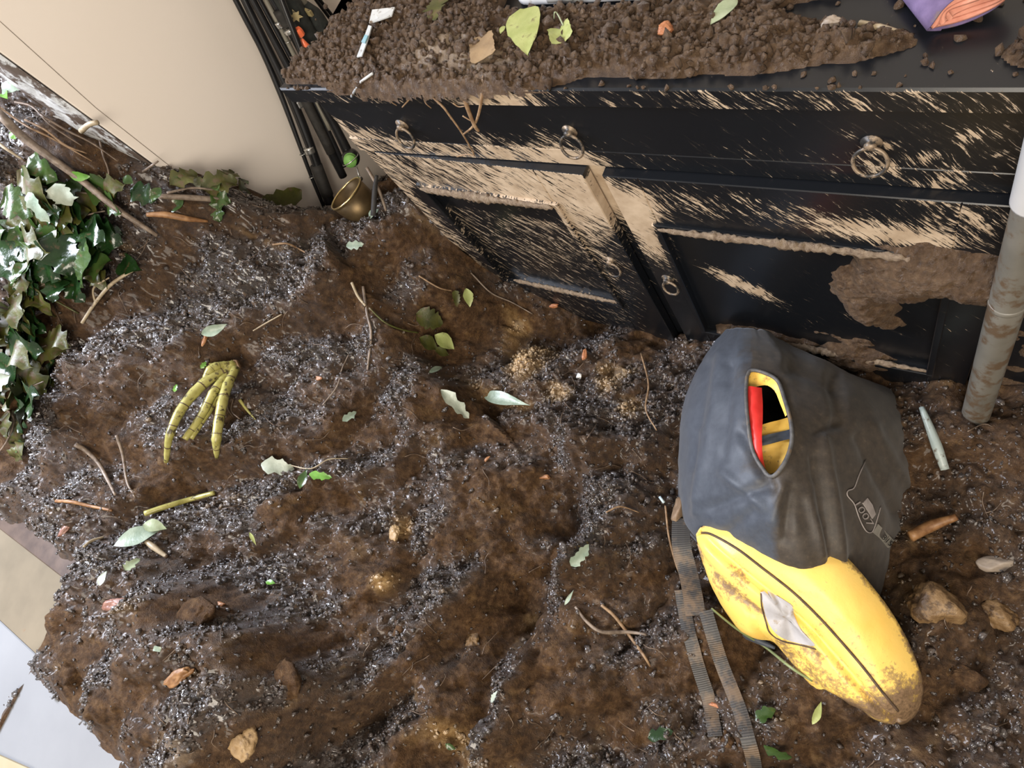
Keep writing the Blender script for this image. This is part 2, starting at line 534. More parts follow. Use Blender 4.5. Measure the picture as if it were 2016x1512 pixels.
POLEW = plain('white_pole_sleeve', (0.42, 0.415, 0.40), (0.48, 0.47, 0.455), 0.35, 8, 0.0, dirt=(0.2, 0.15, 0.1), dirt_amt=0.2, dscale=30)
PLASTIC = plain('cloudy_white_plastic', (0.60, 0.61, 0.64), (0.70, 0.71, 0.73), 0.25, 16, 0.05, dirt=(0.26, 0.20, 0.15), dirt_amt=0.36, dscale=26)
PAPER = plain('white_paper_film', (0.44, 0.47, 0.47), (0.54, 0.56, 0.56), 0.45, 20, 0.1, dirt=(0.13, 0.085, 0.05), dirt_amt=0.40, dscale=70)
TEAL = plain('teal_print', (0.16, 0.32, 0.38), (0.26, 0.43, 0.48), 0.45, 20, 0.0, dirt=(0.17, 0.12, 0.08), dirt_amt=0.35, dscale=80)
PURPLE = plain('purple_terry', (0.105, 0.075, 0.165), (0.165, 0.120, 0.24), 0.9, 45, 0.5, 0.004, dirt=(0.17, 0.12, 0.095), dirt_amt=0.40, dscale=20)
SALMON = plain('salmon_terry', (0.56, 0.22, 0.15), (0.68, 0.31, 0.22), 0.9, 60, 0.5, 0.004)
PALEPINK = plain('pale_folded_cloth', (0.62, 0.50, 0.36), (0.70, 0.58, 0.44), 0.9, 40, 0.4)
CLAYLUMP = plain('ochre_clay_lump', (0.13, 0.072, 0.028), (0.25, 0.155, 0.07), 0.55, 45, 1.0, 0.006, dirt=(0.065, 0.036, 0.016), dirt_amt=0.47, dscale=34)
PALELUMP = plain('pale_clay_lump', (0.27, 0.17, 0.075), (0.42, 0.29, 0.15), 0.55, 40, 0.9, 0.006, dirt=(0.10, 0.055, 0.022), dirt_amt=0.42, dscale=34)
STONE = plain('pale_stone', (0.24, 0.19, 0.145), (0.33, 0.27, 0.21), 0.5, 30, 0.4, dirt=(0.15, 0.10, 0.06), dirt_amt=0.32, dscale=40)
TERRA = plain('terracotta_fragment', (0.30, 0.11, 0.045), (0.45, 0.19, 0.085), 0.5, 50, 0.6, 0.004, dirt=(0.10, 0.06, 0.035), dirt_amt=0.38, dscale=50)
REDWOOD = plain('wet_red_brown_bark', (0.19, 0.085, 0.06), (0.34, 0.18, 0.135), 0.4, 60, 0.6, 0.003, dirt=(0.07, 0.045, 0.03), dirt_amt=0.35, dscale=50)
CHIP = plain('rust_orange_chip', (0.24, 0.10, 0.04), (0.40, 0.20, 0.09), 0.45, 60, 0.4)
PEBBLE = plain('white_pebble', (0.78, 0.76, 0.72), (0.86, 0.84, 0.80), 0.4, 30, 0.2)

# bag cloth: black nylon, brown mud film on its upper side only (stain weight kept on the mesh)
m = NT('black_nylon_muddy')
n1 = m.noise(16, 6, rough=0.65); n2 = m.noise(70, 6, rough=0.7)
stain = m.attr('stain')
w = m.math('ADD', m.math('MULTIPLY', stain, 1.5), m.math('MULTIPLY', m.math('SUBTRACT', n1, 0.5), 1.6))
w = m.ramp(w, (0.42, (0, 0, 0)), (1.0, (1, 1, 1)))
cloth = m.ramp(n2, (0.3, (0.034, 0.041, 0.056)), (0.7, (0.052, 0.062, 0.080)))
mudf = m.ramp(n2, (0.3, (0.022, 0.016, 0.011)), (0.6, (0.045, 0.033, 0.022)), (0.82, (0.105, 0.076, 0.047)))
col = m.mix(w, cloth, mudf)
m.bump(m.noise(600, 2), 0.12, 0.001)
NYLON = m.set(col, 0.55, 0.45)
NYLON.node_tree.nodes['Principled BSDF'].inputs['Sheen Weight'].default_value = 0.15
RIMCL = plain('grey_binding', (0.06, 0.058, 0.058), (0.11, 0.105, 0.10), 0.6, 80, 0.3, dirt=(0.14, 0.10, 0.065), dirt_amt=0.4, dscale=60)
YELLOW = plain('muddy_yellow_fabric', (0.86, 0.50, 0.075), (0.90, 0.57, 0.12), 0.5, 12, 0.1, dirt=(0.22, 0.13, 0.05), dirt_amt=0.36, dscale=36)
m = NT('yellow_pouch_fabric')
n1 = m.noise(26, 6, rough=0.68); n2 = m.noise(8, 3); n4 = m.noise(150, 4, rough=0.7)
stn = m.attr('stain')
col = m.ramp(n2, (0.3, (0.84, 0.53, 0.10)), (0.7, (0.88, 0.62, 0.17)))
w = m.math('ADD', m.math('ADD', m.math('MULTIPLY', stn, 0.95), m.math('MULTIPLY', m.math('SUBTRACT', n1, 0.5), 1.8)), m.math('MULTIPLY', m.math('SUBTRACT', n4, 0.5), 1.5))
k = m.ramp(w, (0.34, (0, 0, 0)), (0.50, (0.55, 0.55, 0.55)), (0.80, (1, 1, 1)))
col = m.mix(k, col, m.ramp(n4, (0.35, (0.10, 0.062, 0.034)), (0.65, (0.26, 0.165, 0.09))))
m.bump(m.math('ADD', n1, m.math('MULTIPLY', n4, 0.4)), 0.18, 0.004)
POUCH = m.set(col, 0.42, 0.5)
RED = plain('red_fabric', (0.60, 0.022, 0.018), (0.74, 0.040, 0.030), 0.45, 30, 0.15)
PIPING = plain('dark_piping', (0.05, 0.03, 0.018), (0.11, 0.065, 0.035), 0.6, 60, 0.2)
PATCH = plain('grey_white_patch', (0.34, 0.325, 0.32), (0.44, 0.42, 0.42), 0.5, 30, 0.3, dirt=(0.26, 0.19, 0.12), dirt_amt=0.36, dscale=40)
m = NT('black_webbing')
tcu = m.add('ShaderNodeUVMap'); wv = m.add('ShaderNodeTexWave', bands_direction='X'); wv.inputs['Scale'].default_value = 1.0
m.l(tcu.outputs[0], wv.inputs['Vector'])
d = m.noise(28, 6, rough=0.65)
kk = m.ramp(d, (0.46, (0, 0, 0)), (0.60, (0.75, 0.75, 0.75)))
col = m.mix(kk, m.ramp(wv.outputs['Fac'], (0.2, (0.022, 0.020, 0.019)), (0.8, (0.052, 0.048, 0.044))), (0.15, 0.098, 0.056))
m.bump(wv.outputs['Fac'], 0.3, 0.0012)
WEB = m.set(col, 0.5, 0.5)
LOGO = plain('grey_badge_print', (0.24, 0.21, 0.195), (0.34, 0.30, 0.28), 0.6, 50, 0.1)
TAGM = plain('grey_tag', (0.19, 0.18, 0.155), (0.27, 0.25, 0.215), 0.6, 40, 0.1)
INK = plain('black_ink', (0.01, 0.01, 0.01), None, 0.6, 10, 0)

# ------------------------------------------------------------------ the slide: height of the soil over the plan
CP = np.array([
    (-3.0, -.9, .80), (-3.0, -.3, 1.0), (-3.0, .3, 1.3), (-3.0, 1.2, 1.5), (-2.4, .9, 1.28), (-2.2, .6, 1.10), (-2.2, .3, .96), (-2.2, 0, .80), (-2.2, -.4, .58), (-2.2, -.9, .40),
    (-1.75, .46, .93), (-1.75, .2, .73), (-1.75, 0, .63), (-1.75, -.2, .56), (-1.78, -.42, .515), (-1.8, -.6, .43), (-1.75, -.9, .40),
    (-1.6, .455, .79), (-1.6, .56, .535), (-1.6, .63, .305), (-1.58, .80, .18), (-1.58, 1.1, .10), (-1.3, 1.2, .06),
    (-1.6, .3, .68), (-1.6, .1, .60), (-1.6, -.15, .535), (-1.58, -.42, .515), (-1.55, -.56, .505), (-1.53, -.68, .50), (-1.35, -.69, .505), (-1.155, -.7, .50), (-1.0, -.72, .49), (-1.35, -.85, .41), (-1.0, -.95, .40),
    (-1.42, -.5, .525), (-1.2, -.58, .51),
    (-1.45, .63, .355), (-1.32, .64, .40), (-1.4, .9, .20), (-1.18, .64, .425), (-1.1, .6, .335), (-1.03, .56, .19), (-.95, .57, .08),
    (-1.35, .45, .475), (-1.3, .3, .41), (-1.3, 0, .42), (-1.3, -.3, .44), (-1.15, .4, .36), (-1.15, .2, .32), (-1.1, -.1, .35), (-1.05, -.4, .39),
    (-.98, .47, .13), (-.95, .33, .18), (-.95, .1, .25), (-.9, -.2, .29), (-.85, -.5, .36), (-.75, -.85, .36),
    (-.7, .58, .03), (-.7, .45, .08), (-.7, .3, .13), (-.65, .1, .16), (-.62, -.1, .18), (-.6, -.3, .25), (-.5, -.6, .31),
    (-.45, .59, .04), (-.4, .4, .06), (-.35, .2, .07), (-.4, 0, .12), (-.35, -.3, .20), (-.2, -.55, .24),
    (0, .59, .05), (0, .4, .06), (.0, .2, .06), (.05, 0, .09), (0, -.25, .14), (.05, -.5, .18), (.06, .5, .09),
    (.4, .59, .05), (.45, .3, .08), (.45, 0, .12), (.45, -.4, .18), (.45, .95, .05), (-.5, 1.1, .02), (-1.0, 1.1, .04)])


def tps_fit(P, reg=2e-4):
    n = len(P)
    d = np.linalg.norm(P[:, None, :2] - P[None, :, :2], axis=2)
    K = np.where(d > 0, d * d * np.log(d + 1e-9), 0) + reg * np.eye(n)
    Q = np.hstack([np.ones((n, 1)), P[:, :2]])
    A_ = np.block([[K, Q], [Q.T, np.zeros((3, 3))]])
    return np.linalg.solve(A_, np.concatenate([P[:, 2], np.zeros(3)]))


TW = tps_fit(CP)


def base_h(x, y):
    z = TW[-3] + TW[-2] * x + TW[-1] * y
    for w_, (a, b, _) in zip(TW, CP):
        d2 = (x - a) ** 2 + (y - b) ** 2
        z = z + w_ * 0.5 * d2 * np.log(d2 + 1e-12)
    return z


def gauss(x, y, c, r, r2=None, ang=0.0):
    ca, sa = math.cos(ang), math.sin(ang)
    u = (x - c[0]) * ca + (y - c[1]) * sa; v = -(x - c[0]) * sa + (y - c[1]) * ca
    return np.exp(-(u / r) ** 2 - (v / (r2 or r)) ** 2)


def ray(px, py):
    d = CR @ np.array([(px - 1008) / F, (py - 756) / F, 1.0])
    return d


def proj(P):
    v = (np.asarray(P) - CAM) @ CR
    return 1008 + F * v[..., 0] / v[..., 2], 756 + F * v[..., 1] / v[..., 2], v[..., 2]


def base_hit(px, py):
    d = ray(px, py); a, b = 0.3, 6.0
    t = np.linspace(0.4, 4.2, 500)
    P = CAM[None] + d[None] * t[:, None]
    f = P[:, 2] - base_h(P[:, 0], P[:, 1])
    i = np.argmax(f < 0)
    return CAM + d * (t[i] - 0.004)


STEP = 0.0036
GX0, GX1, GY0, GY1 = -2.75, 1.12, -1.32, 1.22
gx = np.arange(GX0, GX1, STEP); gy = np.arange(GY0, GY1, STEP)
X, Y = np.meshgrid(gx, gy)
cgx = np.arange(GX0 - .05, GX1 + .05, 0.02); cgy = np.arange(GY0 - .05, GY1 + .05, 0.02)
CXm, CYm = np.meshgrid(cgx, cgy)
CH = base_h(CXm, CYm)


def bilin(G, x0, y0, st, x, y):
    fx = np.clip((x - x0) / st, 0, G.shape[1] - 1.001); fy = np.clip((y - y0) / st, 0, G.shape[0] - 1.001)
    ix = np.floor(fx).astype(int); iy = np.floor(fy).astype(int); fx = fx - ix; fy = fy - iy
    return (G[iy, ix] * (1 - fx) + G[iy, ix + 1] * fx) * (1 - fy) + (G[iy + 1, ix] * (1 - fx) + G[iy + 1, ix + 1] * fx) * fy


H = bilin(CH, cgx[0], cgy[0], 0.02, X, Y)
base_h_grid = H.copy()
# where the soil is crumbly and where it is smeared clay
crumbly = fbm(X * 5.0 + 3, Y * 5.0, 5, 4)
lf0 = np.clip((.1 - X - .5 * Y) / 1.1, 0, 1)
crumbly = np.clip((crumbly - 0.445 + .055 * lf0 + .10 * (fbm(X * 40, Y * 40, 6, 3) - .5)) * 7, 0, 1)


def spot(px, py): return base_hit(px, py)[:2]


SMOOTH = [((1000, 1130), .11, .055, -0.6), ((1050, 1230), .10, .06, -0.6), ((880, 960), .10, .05, 0), ((720, 1110), .09, .06, 0), ((900, 560), .10, .06, .3), ((820, 500), .10, .05, .6), ((640, 1290), .05, .05, 0), ((380, 1210), .07, .06, 0),
          ((560, 1020), .08, .04, 0), ((250, 830), .08, .05, 0), ((850, 1300), .09, .06, 0), ((330, 480), .07, .04, 0), ((760, 640), .04, .03, 0)]
for (p, r1, r2, an) in SMOOTH:
    crumbly *= 1 - 0.92 * np.clip(1.5 * gauss(X, Y, spot(*p), r1, r2, an), 0, 1)
for (p, r1, r2) in [((450, 600), .26, .15), ((250, 720), .18, .12), ((640, 700), .20, .10), ((560, 880), .14, .10), ((1150, 950), .08, .05), ((60, 380), .25, .12), ((330, 1100), .12, .08), ((1230, 1250), .12, .1)]:
    crumbly = np.clip(crumbly + 0.55 * gauss(X, Y, spot(*p), r1, r2), 0, 1)
# clods, cracks, ledges
H += (fbm(X * 4.2, Y * 4.2, 11, 3) - 0.5) * 0.085
H += (fbm(X * 12, Y * 12, 12, 4) - 0.5) * 0.055
wx = X + 0.05 * (fbm(X * 9, Y * 9, 13, 3) - .5); wy = Y + 0.05 * (fbm(X * 9 + 40, Y * 9, 14, 3) - .5)
H += (np.clip(1.15 - worley(wx / .13, wy / .10, 15), 0, .8) - .45) * 0.050
uu_ = X * .80 - Y * .60
ph = uu_ / .21 + 1.5 * fbm(X * 3.1 + 7, Y * 3.1, 16, 3)
fr = ph - np.floor(ph)
H += .040 * (np.where(fr < .74, fr / .74, (1 - fr) / .26) - .5) * np.clip((X + 2.0) / .4, 0, 1)


def ledge(pts, rise, wide, reach):
    """a bank along a line over the soil; positive rise lifts the ground on its right"""
    global H
    P = np.array([spot(*q) for q in pts]); best = np.full(X.shape, 9.0); sgn = np.ones(X.shape)
    for a_, b_ in zip(P[:-1], P[1:]):
        d_ = b_ - a_; t_ = np.clip(((X - a_[0]) * d_[0] + (Y - a_[1]) * d_[1]) / (d_ @ d_), 0, 1)
        ds = np.hypot(X - a_[0] - t_ * d_[0], Y - a_[1] - t_ * d_[1])
        cr = (X - a_[0]) * d_[1] - (Y - a_[1]) * d_[0]
        nb = ds < best
        best = np.where(nb, ds, best); sgn = np.where(nb, np.sign(cr), sgn)
    sd = best * sgn + .02 * (fbm(X * 22, Y * 22, 91, 3) - .5)
    H = H + rise * (1 / (1 + np.exp(-sd / wide)) - .5) * np.exp(-(best / reach) ** 2)
    return sd


LEDGE1 = ledge([(1120, 880), (1160, 960), (1150, 1060), (1095, 1150), (1050, 1230), (1000, 1330), (975, 1400)], -.115, .009, .13)
LEDGE2 = ledge([(700, 540), (760, 620), (830, 690), (900, 760), (940, 800)], .075, .010, .10)
LEDGE3 = ledge([(790, 1060), (800, 1180), (740, 1260), (700, 1330)], .03, .006, .06)
crumbly = np.clip(crumbly + .8 * np.exp(-((np.minimum(LEDGE1 + .02, 9)) / .028) ** 2), 0, 1)
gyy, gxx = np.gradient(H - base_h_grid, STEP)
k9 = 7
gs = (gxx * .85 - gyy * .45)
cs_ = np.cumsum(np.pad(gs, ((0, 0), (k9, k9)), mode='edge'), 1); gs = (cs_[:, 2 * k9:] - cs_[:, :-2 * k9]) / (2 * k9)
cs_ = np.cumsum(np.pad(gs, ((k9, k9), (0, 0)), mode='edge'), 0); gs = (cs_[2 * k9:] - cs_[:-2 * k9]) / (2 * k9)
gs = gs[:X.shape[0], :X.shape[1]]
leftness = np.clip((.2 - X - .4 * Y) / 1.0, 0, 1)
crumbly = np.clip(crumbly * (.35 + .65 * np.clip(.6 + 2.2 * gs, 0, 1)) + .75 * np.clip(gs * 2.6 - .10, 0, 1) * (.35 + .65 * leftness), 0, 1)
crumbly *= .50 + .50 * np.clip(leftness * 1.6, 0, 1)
for (p, r1, r2, an) in SMOOTH[:2] + SMOOTH[3:5]:
    crumbly *= 1 - 0.85 * np.clip(1.4 * gauss(X, Y, spot(*p), r1 * .8, r2 * .8, an), 0, 1)
cl = bumps(X + 0.02 * fbm(X * 20, Y * 20, 3, 2), Y + 0.02 * fbm(X * 20 + 9, Y * 20, 4, 2), 0.075, 21)
H += (cl - 0.4) * 0.026
H += (bumps(X, Y, 0.034, 22) - 0.4) * 0.012 * (0.75 + .6 * crumbly)
H += (bumps(X, Y, 0.0155, 23) - 0.4) * (0.0072 * crumbly + 0.0048)
H += (bumps(X, Y, 0.0085, 24) - 0.4) * (0.0042 * crumbly + 0.0020)
H += (fbm(X * 95, Y * 95, 25, 3) - 0.5) * (0.012 * crumbly + 0.0065)
# named hollows and ridges
for (p, r1, r2, an, dh) in [((1030, 1190), .085, .15, -0.35, -0.05), ((880, 640), .06, .04, .2, -0.055), ((1090, 1330), .05, .03, 0, .0),
                            ((1120, 1130), .025, .14, -.40, .03), ((560, 1330), .06, .035, 0, .035), ((470, 1460), .04, .05, 0, .02), ((1060, 740), .07, .05, 0, .03), ((1220, 770), .04, .03, 0, .025),
                            ((400, 690), .10, .05, 0, .015), ((250, 950), .07, .05, 0, -.02), ((1830, 1190), .04, .03, 0, .0), ((640, 610), .07, .04, 0, .02), ((330, 480), .05, .03, .5, -.03), ((380, 1200), .05, .04, 0, .03), ((130, 1290), .06, .05, 0, .01)]:
    H += dh * gauss(X, Y, spot(*p), r1, r2, an)
ochre = np.zeros_like(X); pale = np.zeros_like(X)
mott = fbm(X * 26, Y * 26, 31, 4)
for (p, r1, r2, an, s_) in [((1050, 715), .055, .065, .3, 1.25), ((1210, 755), .045, .04, 0, 1.1), ((1000, 790), .07, .025, .1, .7), ((1120, 790), .05, .03, 0, .8), ((900, 740), .05, .02, 0, .5), ((1020, 640), .03, .03, 0, .9), ((1250, 810), .03, .03, 0, .7),
                            ((785, 1040), .022, .03, 0, .9), ((780, 1150), .02, .025, 0, .8), ((880, 1460), .06, .04, 0, .75), ((1015, 1215), .022, .03, 0, .6), ((1000, 1000), .05, .03, 0, .25), ((1100, 1090), .03, .05, 0, .55),
                            ((700, 1080), .06, .03, 0, .3), ((560, 1000), .05, .03, 0, .3), ((390, 1200), .04, .035, 0, .45), ((1830, 1180), .05, .04, 0, .5), ((1800, 1060), .05, .03, 0, .5), ((560, 1340), .05, .03, 0, .35), ((930, 1260), .03, .03, 0, .35)]:
    ochre = np.maximum(ochre, np.clip(s_ * 1.5 * gauss(X, Y, spot(*p), r1, r2, an) - (mott * 1.5 - 0.45), 0, 1) * min(1, s_ + .1))
for (p, r1, r2) in [((480, 1465), .03, .04), ((1050, 720), .035, .045), ((1215, 745), .03, .025), ((1020, 640), .02, .02)]:
    pale = np.maximum(pale, np.clip(1.5 * gauss(X, Y, spot(*p), r1, r2) - mott * 1.3, 0, 1) * .8)
H += ochre * (bumps(X, Y, 0.011, 41) - .3) * 0.007
# the soil stands round and over the table corner, and leaves its far end bare
sd1 = np.minimum(X + 1.575, 9); sd2 = Y + .685
sdm = np.where(X < -1.565, np.where(Y > -.46, Y + .46, -np.hypot(np.minimum(X + 1.565, 0), np.minimum(Y + .46, 0)) * 0 + np.maximum(X + 1.565, Y + .46)), np.where(Y > -.685, np.minimum(sd2, np.where(Y < -.45, X + 1.565, 9)), sd2))
sdm = np.where((X > -1.17), np.maximum(np.minimum(sdm, 9), np.where(Y < -.69, (X + 1.17) * .55 - .0 * Y, sdm)), sdm)
sdm = sdm + .05 * (fbm(X * 14, Y * 14, 81, 4) - .5)
want = .503 + np.clip(sdm * .55, -.10, .055) + (H - base_h_grid) * .75 * np.clip(sdm / .06, 0.1, 1)
wt_ = np.clip((-.30 - Y) / .12, 0, 1) * np.clip((-.78 - X) / .22, 0, 1)
wt_ = wt_ * wt_ * (3 - 2 * wt_)
H = H * (1 - wt_) + want * wt_
# keep the soil off the white table top and out of the cabinet
inside = (X > -1.085) & (X < .245) & (Y > 0.605)
outside_wall = (X < -1.60) & (X > -1.74) & (Y > 0.455)
edge = np.minimum(np.clip((1.10 - X) / .22, 0, 1), np.clip((Y + 1.30) / .2, 0, 1)); edge = edge * edge * (3 - 2 * edge)
H = H * edge - .03 * (1 - edge)
H = np.where(inside, np.minimum(H, 0.012), H)


def soil_z(x, y): return float(bilin(H, GX0, GY0, STEP, np.array([x]), np.array([y]))[0])


_T = np.linspace(0.35, 4.4, 1400)


def hit(px, py, lift=0.0):
    """the point of the soil that the line of sight through this spot of the photograph meets"""
    d = ray(px, py)
    P = CAM[None] + d[None] * _T[:, None]
    f = P[:, 2] - bilin(H, GX0, GY0, STEP, P[:, 0], P[:, 1]) - lift
    i = max(int(np.argmax(f < 0)), 1)
    t = _T[i - 1] + (_T[i] - _T[i - 1]) * f[i - 1] / (f[i - 1] - f[i] + 1e-12)
    return CAM + d * t


def soil_normal(x, y, e=0.02):
    n = np.array([soil_z(x - e, y) - soil_z(x + e, y), soil_z(x, y - e) - soil_z(x, y + e), 2 * e])
    return n / np.linalg.norm(n)


def on_plane(px, py, axis, val):
    d = ray(px, py); t = (val - CAM[axis]) / d[axis]
    return CAM + d * t


# --- soil mesh (faces kept where they can be reached, coarse skirt left out)
ny, nx = X.shape
ID = np.arange(nx * ny).reshape(ny, nx)
keep = ~((inside & (Y > 0.66)) | outside_wall)
u_, v_, w_ = proj(np.stack([X, Y, H], -1))
keep &= (u_ > -500) & (v_ > -330) & (w_ > 0)
kq = keep[:-1, :-1] & keep[1:, :-1] & keep[:-1, 1:] & keep[1:, 1:]
Q = np.stack([ID[:-1, :-1][kq], ID[:-1, 1:][kq], ID[1:, 1:][kq], ID[1:, :-1][kq]], 1)
used = np.unique(Q)
remap = np.full(nx * ny, -1); remap[used] = np.arange(len(used))
VV = np.stack([X, Y, H], -1).reshape(-1, 3)[used]
me = make_mesh('mud', VV, remap[Q], SOIL)
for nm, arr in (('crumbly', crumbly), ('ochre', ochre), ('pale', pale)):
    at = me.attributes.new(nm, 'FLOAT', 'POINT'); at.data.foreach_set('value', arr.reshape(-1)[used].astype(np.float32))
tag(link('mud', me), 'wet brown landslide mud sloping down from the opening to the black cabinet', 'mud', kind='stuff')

# --- loose crumbs of soil
inview = (u_ > -60) & (u_ < 2080) & (v_ > -60) & (v_ < 1580) & keep & (w_ > 0)
wgt = np.where(inview, (0.03 + crumbly ** 1.5 + 0.8 * ochre) / np.maximum(w_, .4) ** 1.0, 0).ravel()
cs = np.cumsum(wgt); NCR = 30000
pick = np.searchsorted(cs, RNG.rand(NCR) * cs[-1])
bv, bf = ico(0)
size = np.clip(np.exp(RNG.normal(math.log(0.0027), 0.42, NCR)), 0.0014, 0.0075)
rv = bv[None] * (1 + 0.42 * RNG.normal(size=(NCR, len(bv), 1)).clip(-1.3, 1.3)) * (0.7 + 0.6 * RNG.rand(NCR, 1, 3))
ang = RNG.rand(NCR) * 6.283
ca, sa = np.cos(ang)[:, None], np.sin(ang)[:, None]
rv = np.stack([rv[..., 0] * ca - rv[..., 1] * sa, rv[..., 0] * sa + rv[..., 1] * ca, rv[..., 2]], -1)
ctr = np.stack([X, Y, H], -1).reshape(-1, 3)[pick] + np.stack([RNG.normal(size=NCR) * .001, RNG.normal(size=NCR) * .001, size * 0.25], 1)
PV = (rv * size[:, None, None] + ctr[:, None]).reshape(-1, 3)
PF = (bf[None] + (np.arange(NCR) * len(bv))[:, None, None]).reshape(-1, 3)
me = make_mesh('soil_crumbs', PV, PF, CRUMB)
at = me.attributes.new('ochre', 'FLOAT', 'POINT'); at.data.foreach_set('value', np.repeat(ochre.ravel()[pick], len(bv)).astype(np.float32))
tag(link('soil_crumbs', me), 'small dark wet soil crumbs strewn over the mud slope', 'soil', kind='stuff')

# ------------------------------------------------------------------ room shell
structure('floor', box(-3.2, 1.6, -2.2, 1.4, -0.12, -0.02), FLOORM)
structure('wall_left', box(-1.72, -1.60, 0.462, 1.36, -0.02, 2.5, 0.002), WALL)
structure('wall_back', box(-1.72, 1.6, 1.28, 1.40, -0.02, 2.5), WALL)
# wall end (the reveal of the opening), smeared with mud: uneven plaster skin
nu, nv = 8, 120
Vj = []
for j in range(nv):
    z = 0.55 + 1.5 * j / (nv - 1)
    for i in range(nu):
        x = -1.728 + 0.128 * i / (nu - 1)
        Vj.append((x, 0.458 - 0.010 * vnoise(np.array(x * 40.), np.array(z * 25.), 3) * (0 < i < nu - 1), z))
Fj = [(j * nu + i, j * nu + i + 1, (j + 1) * nu + i + 1, (j + 1) * nu + i) for j in range(nv - 1) for i in range(nu - 1)]
structure('trim_1', (Vj, Fj), JAMB, True)
structure('trim_2', tube([(-1.5995, 0.478, 0.70), (-1.5995, 0.486, 0.95), (-1.5995, 0.520, 1.25), (-1.5995, 0.545, 1.5)], 0.0006, 5), BARK)

# ------------------------------------------------------------------ half-buried white table at the lower left
t = Thing('table', (-1.6, -.9, 0.0), 'white and beige topped table with dark brown edge, half buried in mud', 'table')
t.part('table_top', box(-2.5, -1.05, -1.7, -0.655, 0.475, 0.5, 0.002), WHITE, False)
t.part('beige_band', box(-2.5, -1.35, -0.655, -0.485, 0.475, 0.4985, 0.002), BEIGEBAND, False, label='muddy beige band along the table top')
t.part('edge_strip', box(-2.5, -1.42, -0.487, -0.425, 0.455, 0.509, 0.004), DARKWOOD, False, label='dark brown edge strip')
t.part('raised_border', fix_normals([(-2.5, -1.10, .5005), (-1.4, -.822, .5005), (-1.2, -.80, .5005), (-1.05, -.80, .5005), (-1.05, -1.7, .5005), (-2.5, -1.7, .5005),
        (-2.5, -1.10, .506), (-1.4, -.822, .506), (-1.2, -.80, .506), (-1.05, -.80, .506), (-1.05, -1.7, .506), (-2.5, -1.7, .506)],
       [(5, 4, 3, 2, 1, 0), (6, 7, 8, 9, 10, 11)] + [(i, (i + 1) % 6, (i + 1) % 6 + 6, i + 6) for i in range(6)]), CREAMBAND, False, label='cream raised border')
for lx, ly in ((-2.45, -.52), (-1.40, -.52), (-2.45, -1.6), (-1.10, -1.6)):
    t.part('leg', box(lx - .03, lx + .03, ly - .03, ly + .03, 0, .476, .003), DARKWOOD, False)

# ------------------------------------------------------------------ black cabinet


def cover(x, z):
    """how much of the front the thrown mud hides, 0..1, thinned for shade in the panel recesses"""
    def g(cx, cz, rx, rz, a=0.0):
        ca, sa = math.cos(math.radians(a)), math.sin(math.radians(a))
        u = (x - cx) * ca + (z - cz) * sa; v = -(x - cx) * sa + (z - cz) * ca
        return np.exp(-(u / rx) ** 2 - (v / rz) ** 2)
    def st(t): return np.clip(t, 0, 1)
    c = 0.13 + 0 * x
    # drawer: clean above a slanting line
    d1 = st((.800 - .34 * (x + 1.08) - z) / .022) * st((-.76 - x) / .03 + .5)
    d2 = st((.795 - .42 * (x + .76) - z) / .022) * st((x + .80) / .05) * st((-.42 - x) / .06)
    dr_ = z > .736
    c = np.where(dr_, c + .45 * d1 + .38 * d2, c)
    c = c + np.where(dr_, 0, .40 * st((-.60 - x) / .2 + .4) + .30 * g(-.62, .60, .16, .14))
    c = c + .55 * g(-.60, .725, .065, .03, -42) + .55 * g(-.53, .605, .06, .06, -50) + .50 * g(-.505, .50, .03, .11)
    c = c + .42 * g(-.11, .712, .06, .014, -18) + .40 * g(-.13, .738, .05, .012, -32) + .62 * g(-.12, .605, .11, .030, -8) + .35 * g(-.02, .66, .06, .05)
    c = c + np.where(dr_, 0, .26 * g(-.35, .64, .22, .05)) + 1.25 * g(-.365, .36, .075, .018, -38) + .20 * g(-.2, .25, .16, .12)
    c = c + .20 * g(-.02, .78, .10, .06) + .40 * g(-.10, .765, .10, .006, -30) + .3 * g(-.04, .80, .05, .008, -25) + .12 * g(-.3, .75, .2, .03)
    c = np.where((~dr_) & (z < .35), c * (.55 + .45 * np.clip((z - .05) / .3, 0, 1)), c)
    top = z > .843
    topface = z > .8815
    c = np.where(top, 0.26 + 0.50 * g(-.66, .86, .09, .06) + 0.16 * g(-.2, .86, .25, .06) + .08 * g(-.9, .86, .12, .05), c)
    c = np.where(topface, .10, c)
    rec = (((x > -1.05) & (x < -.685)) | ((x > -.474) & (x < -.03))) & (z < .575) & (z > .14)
    return np.where(rec, np.where(z > .50, c * .35, c * .72), c)  # sunk panels kept blacker under the top rail: its shade painted in


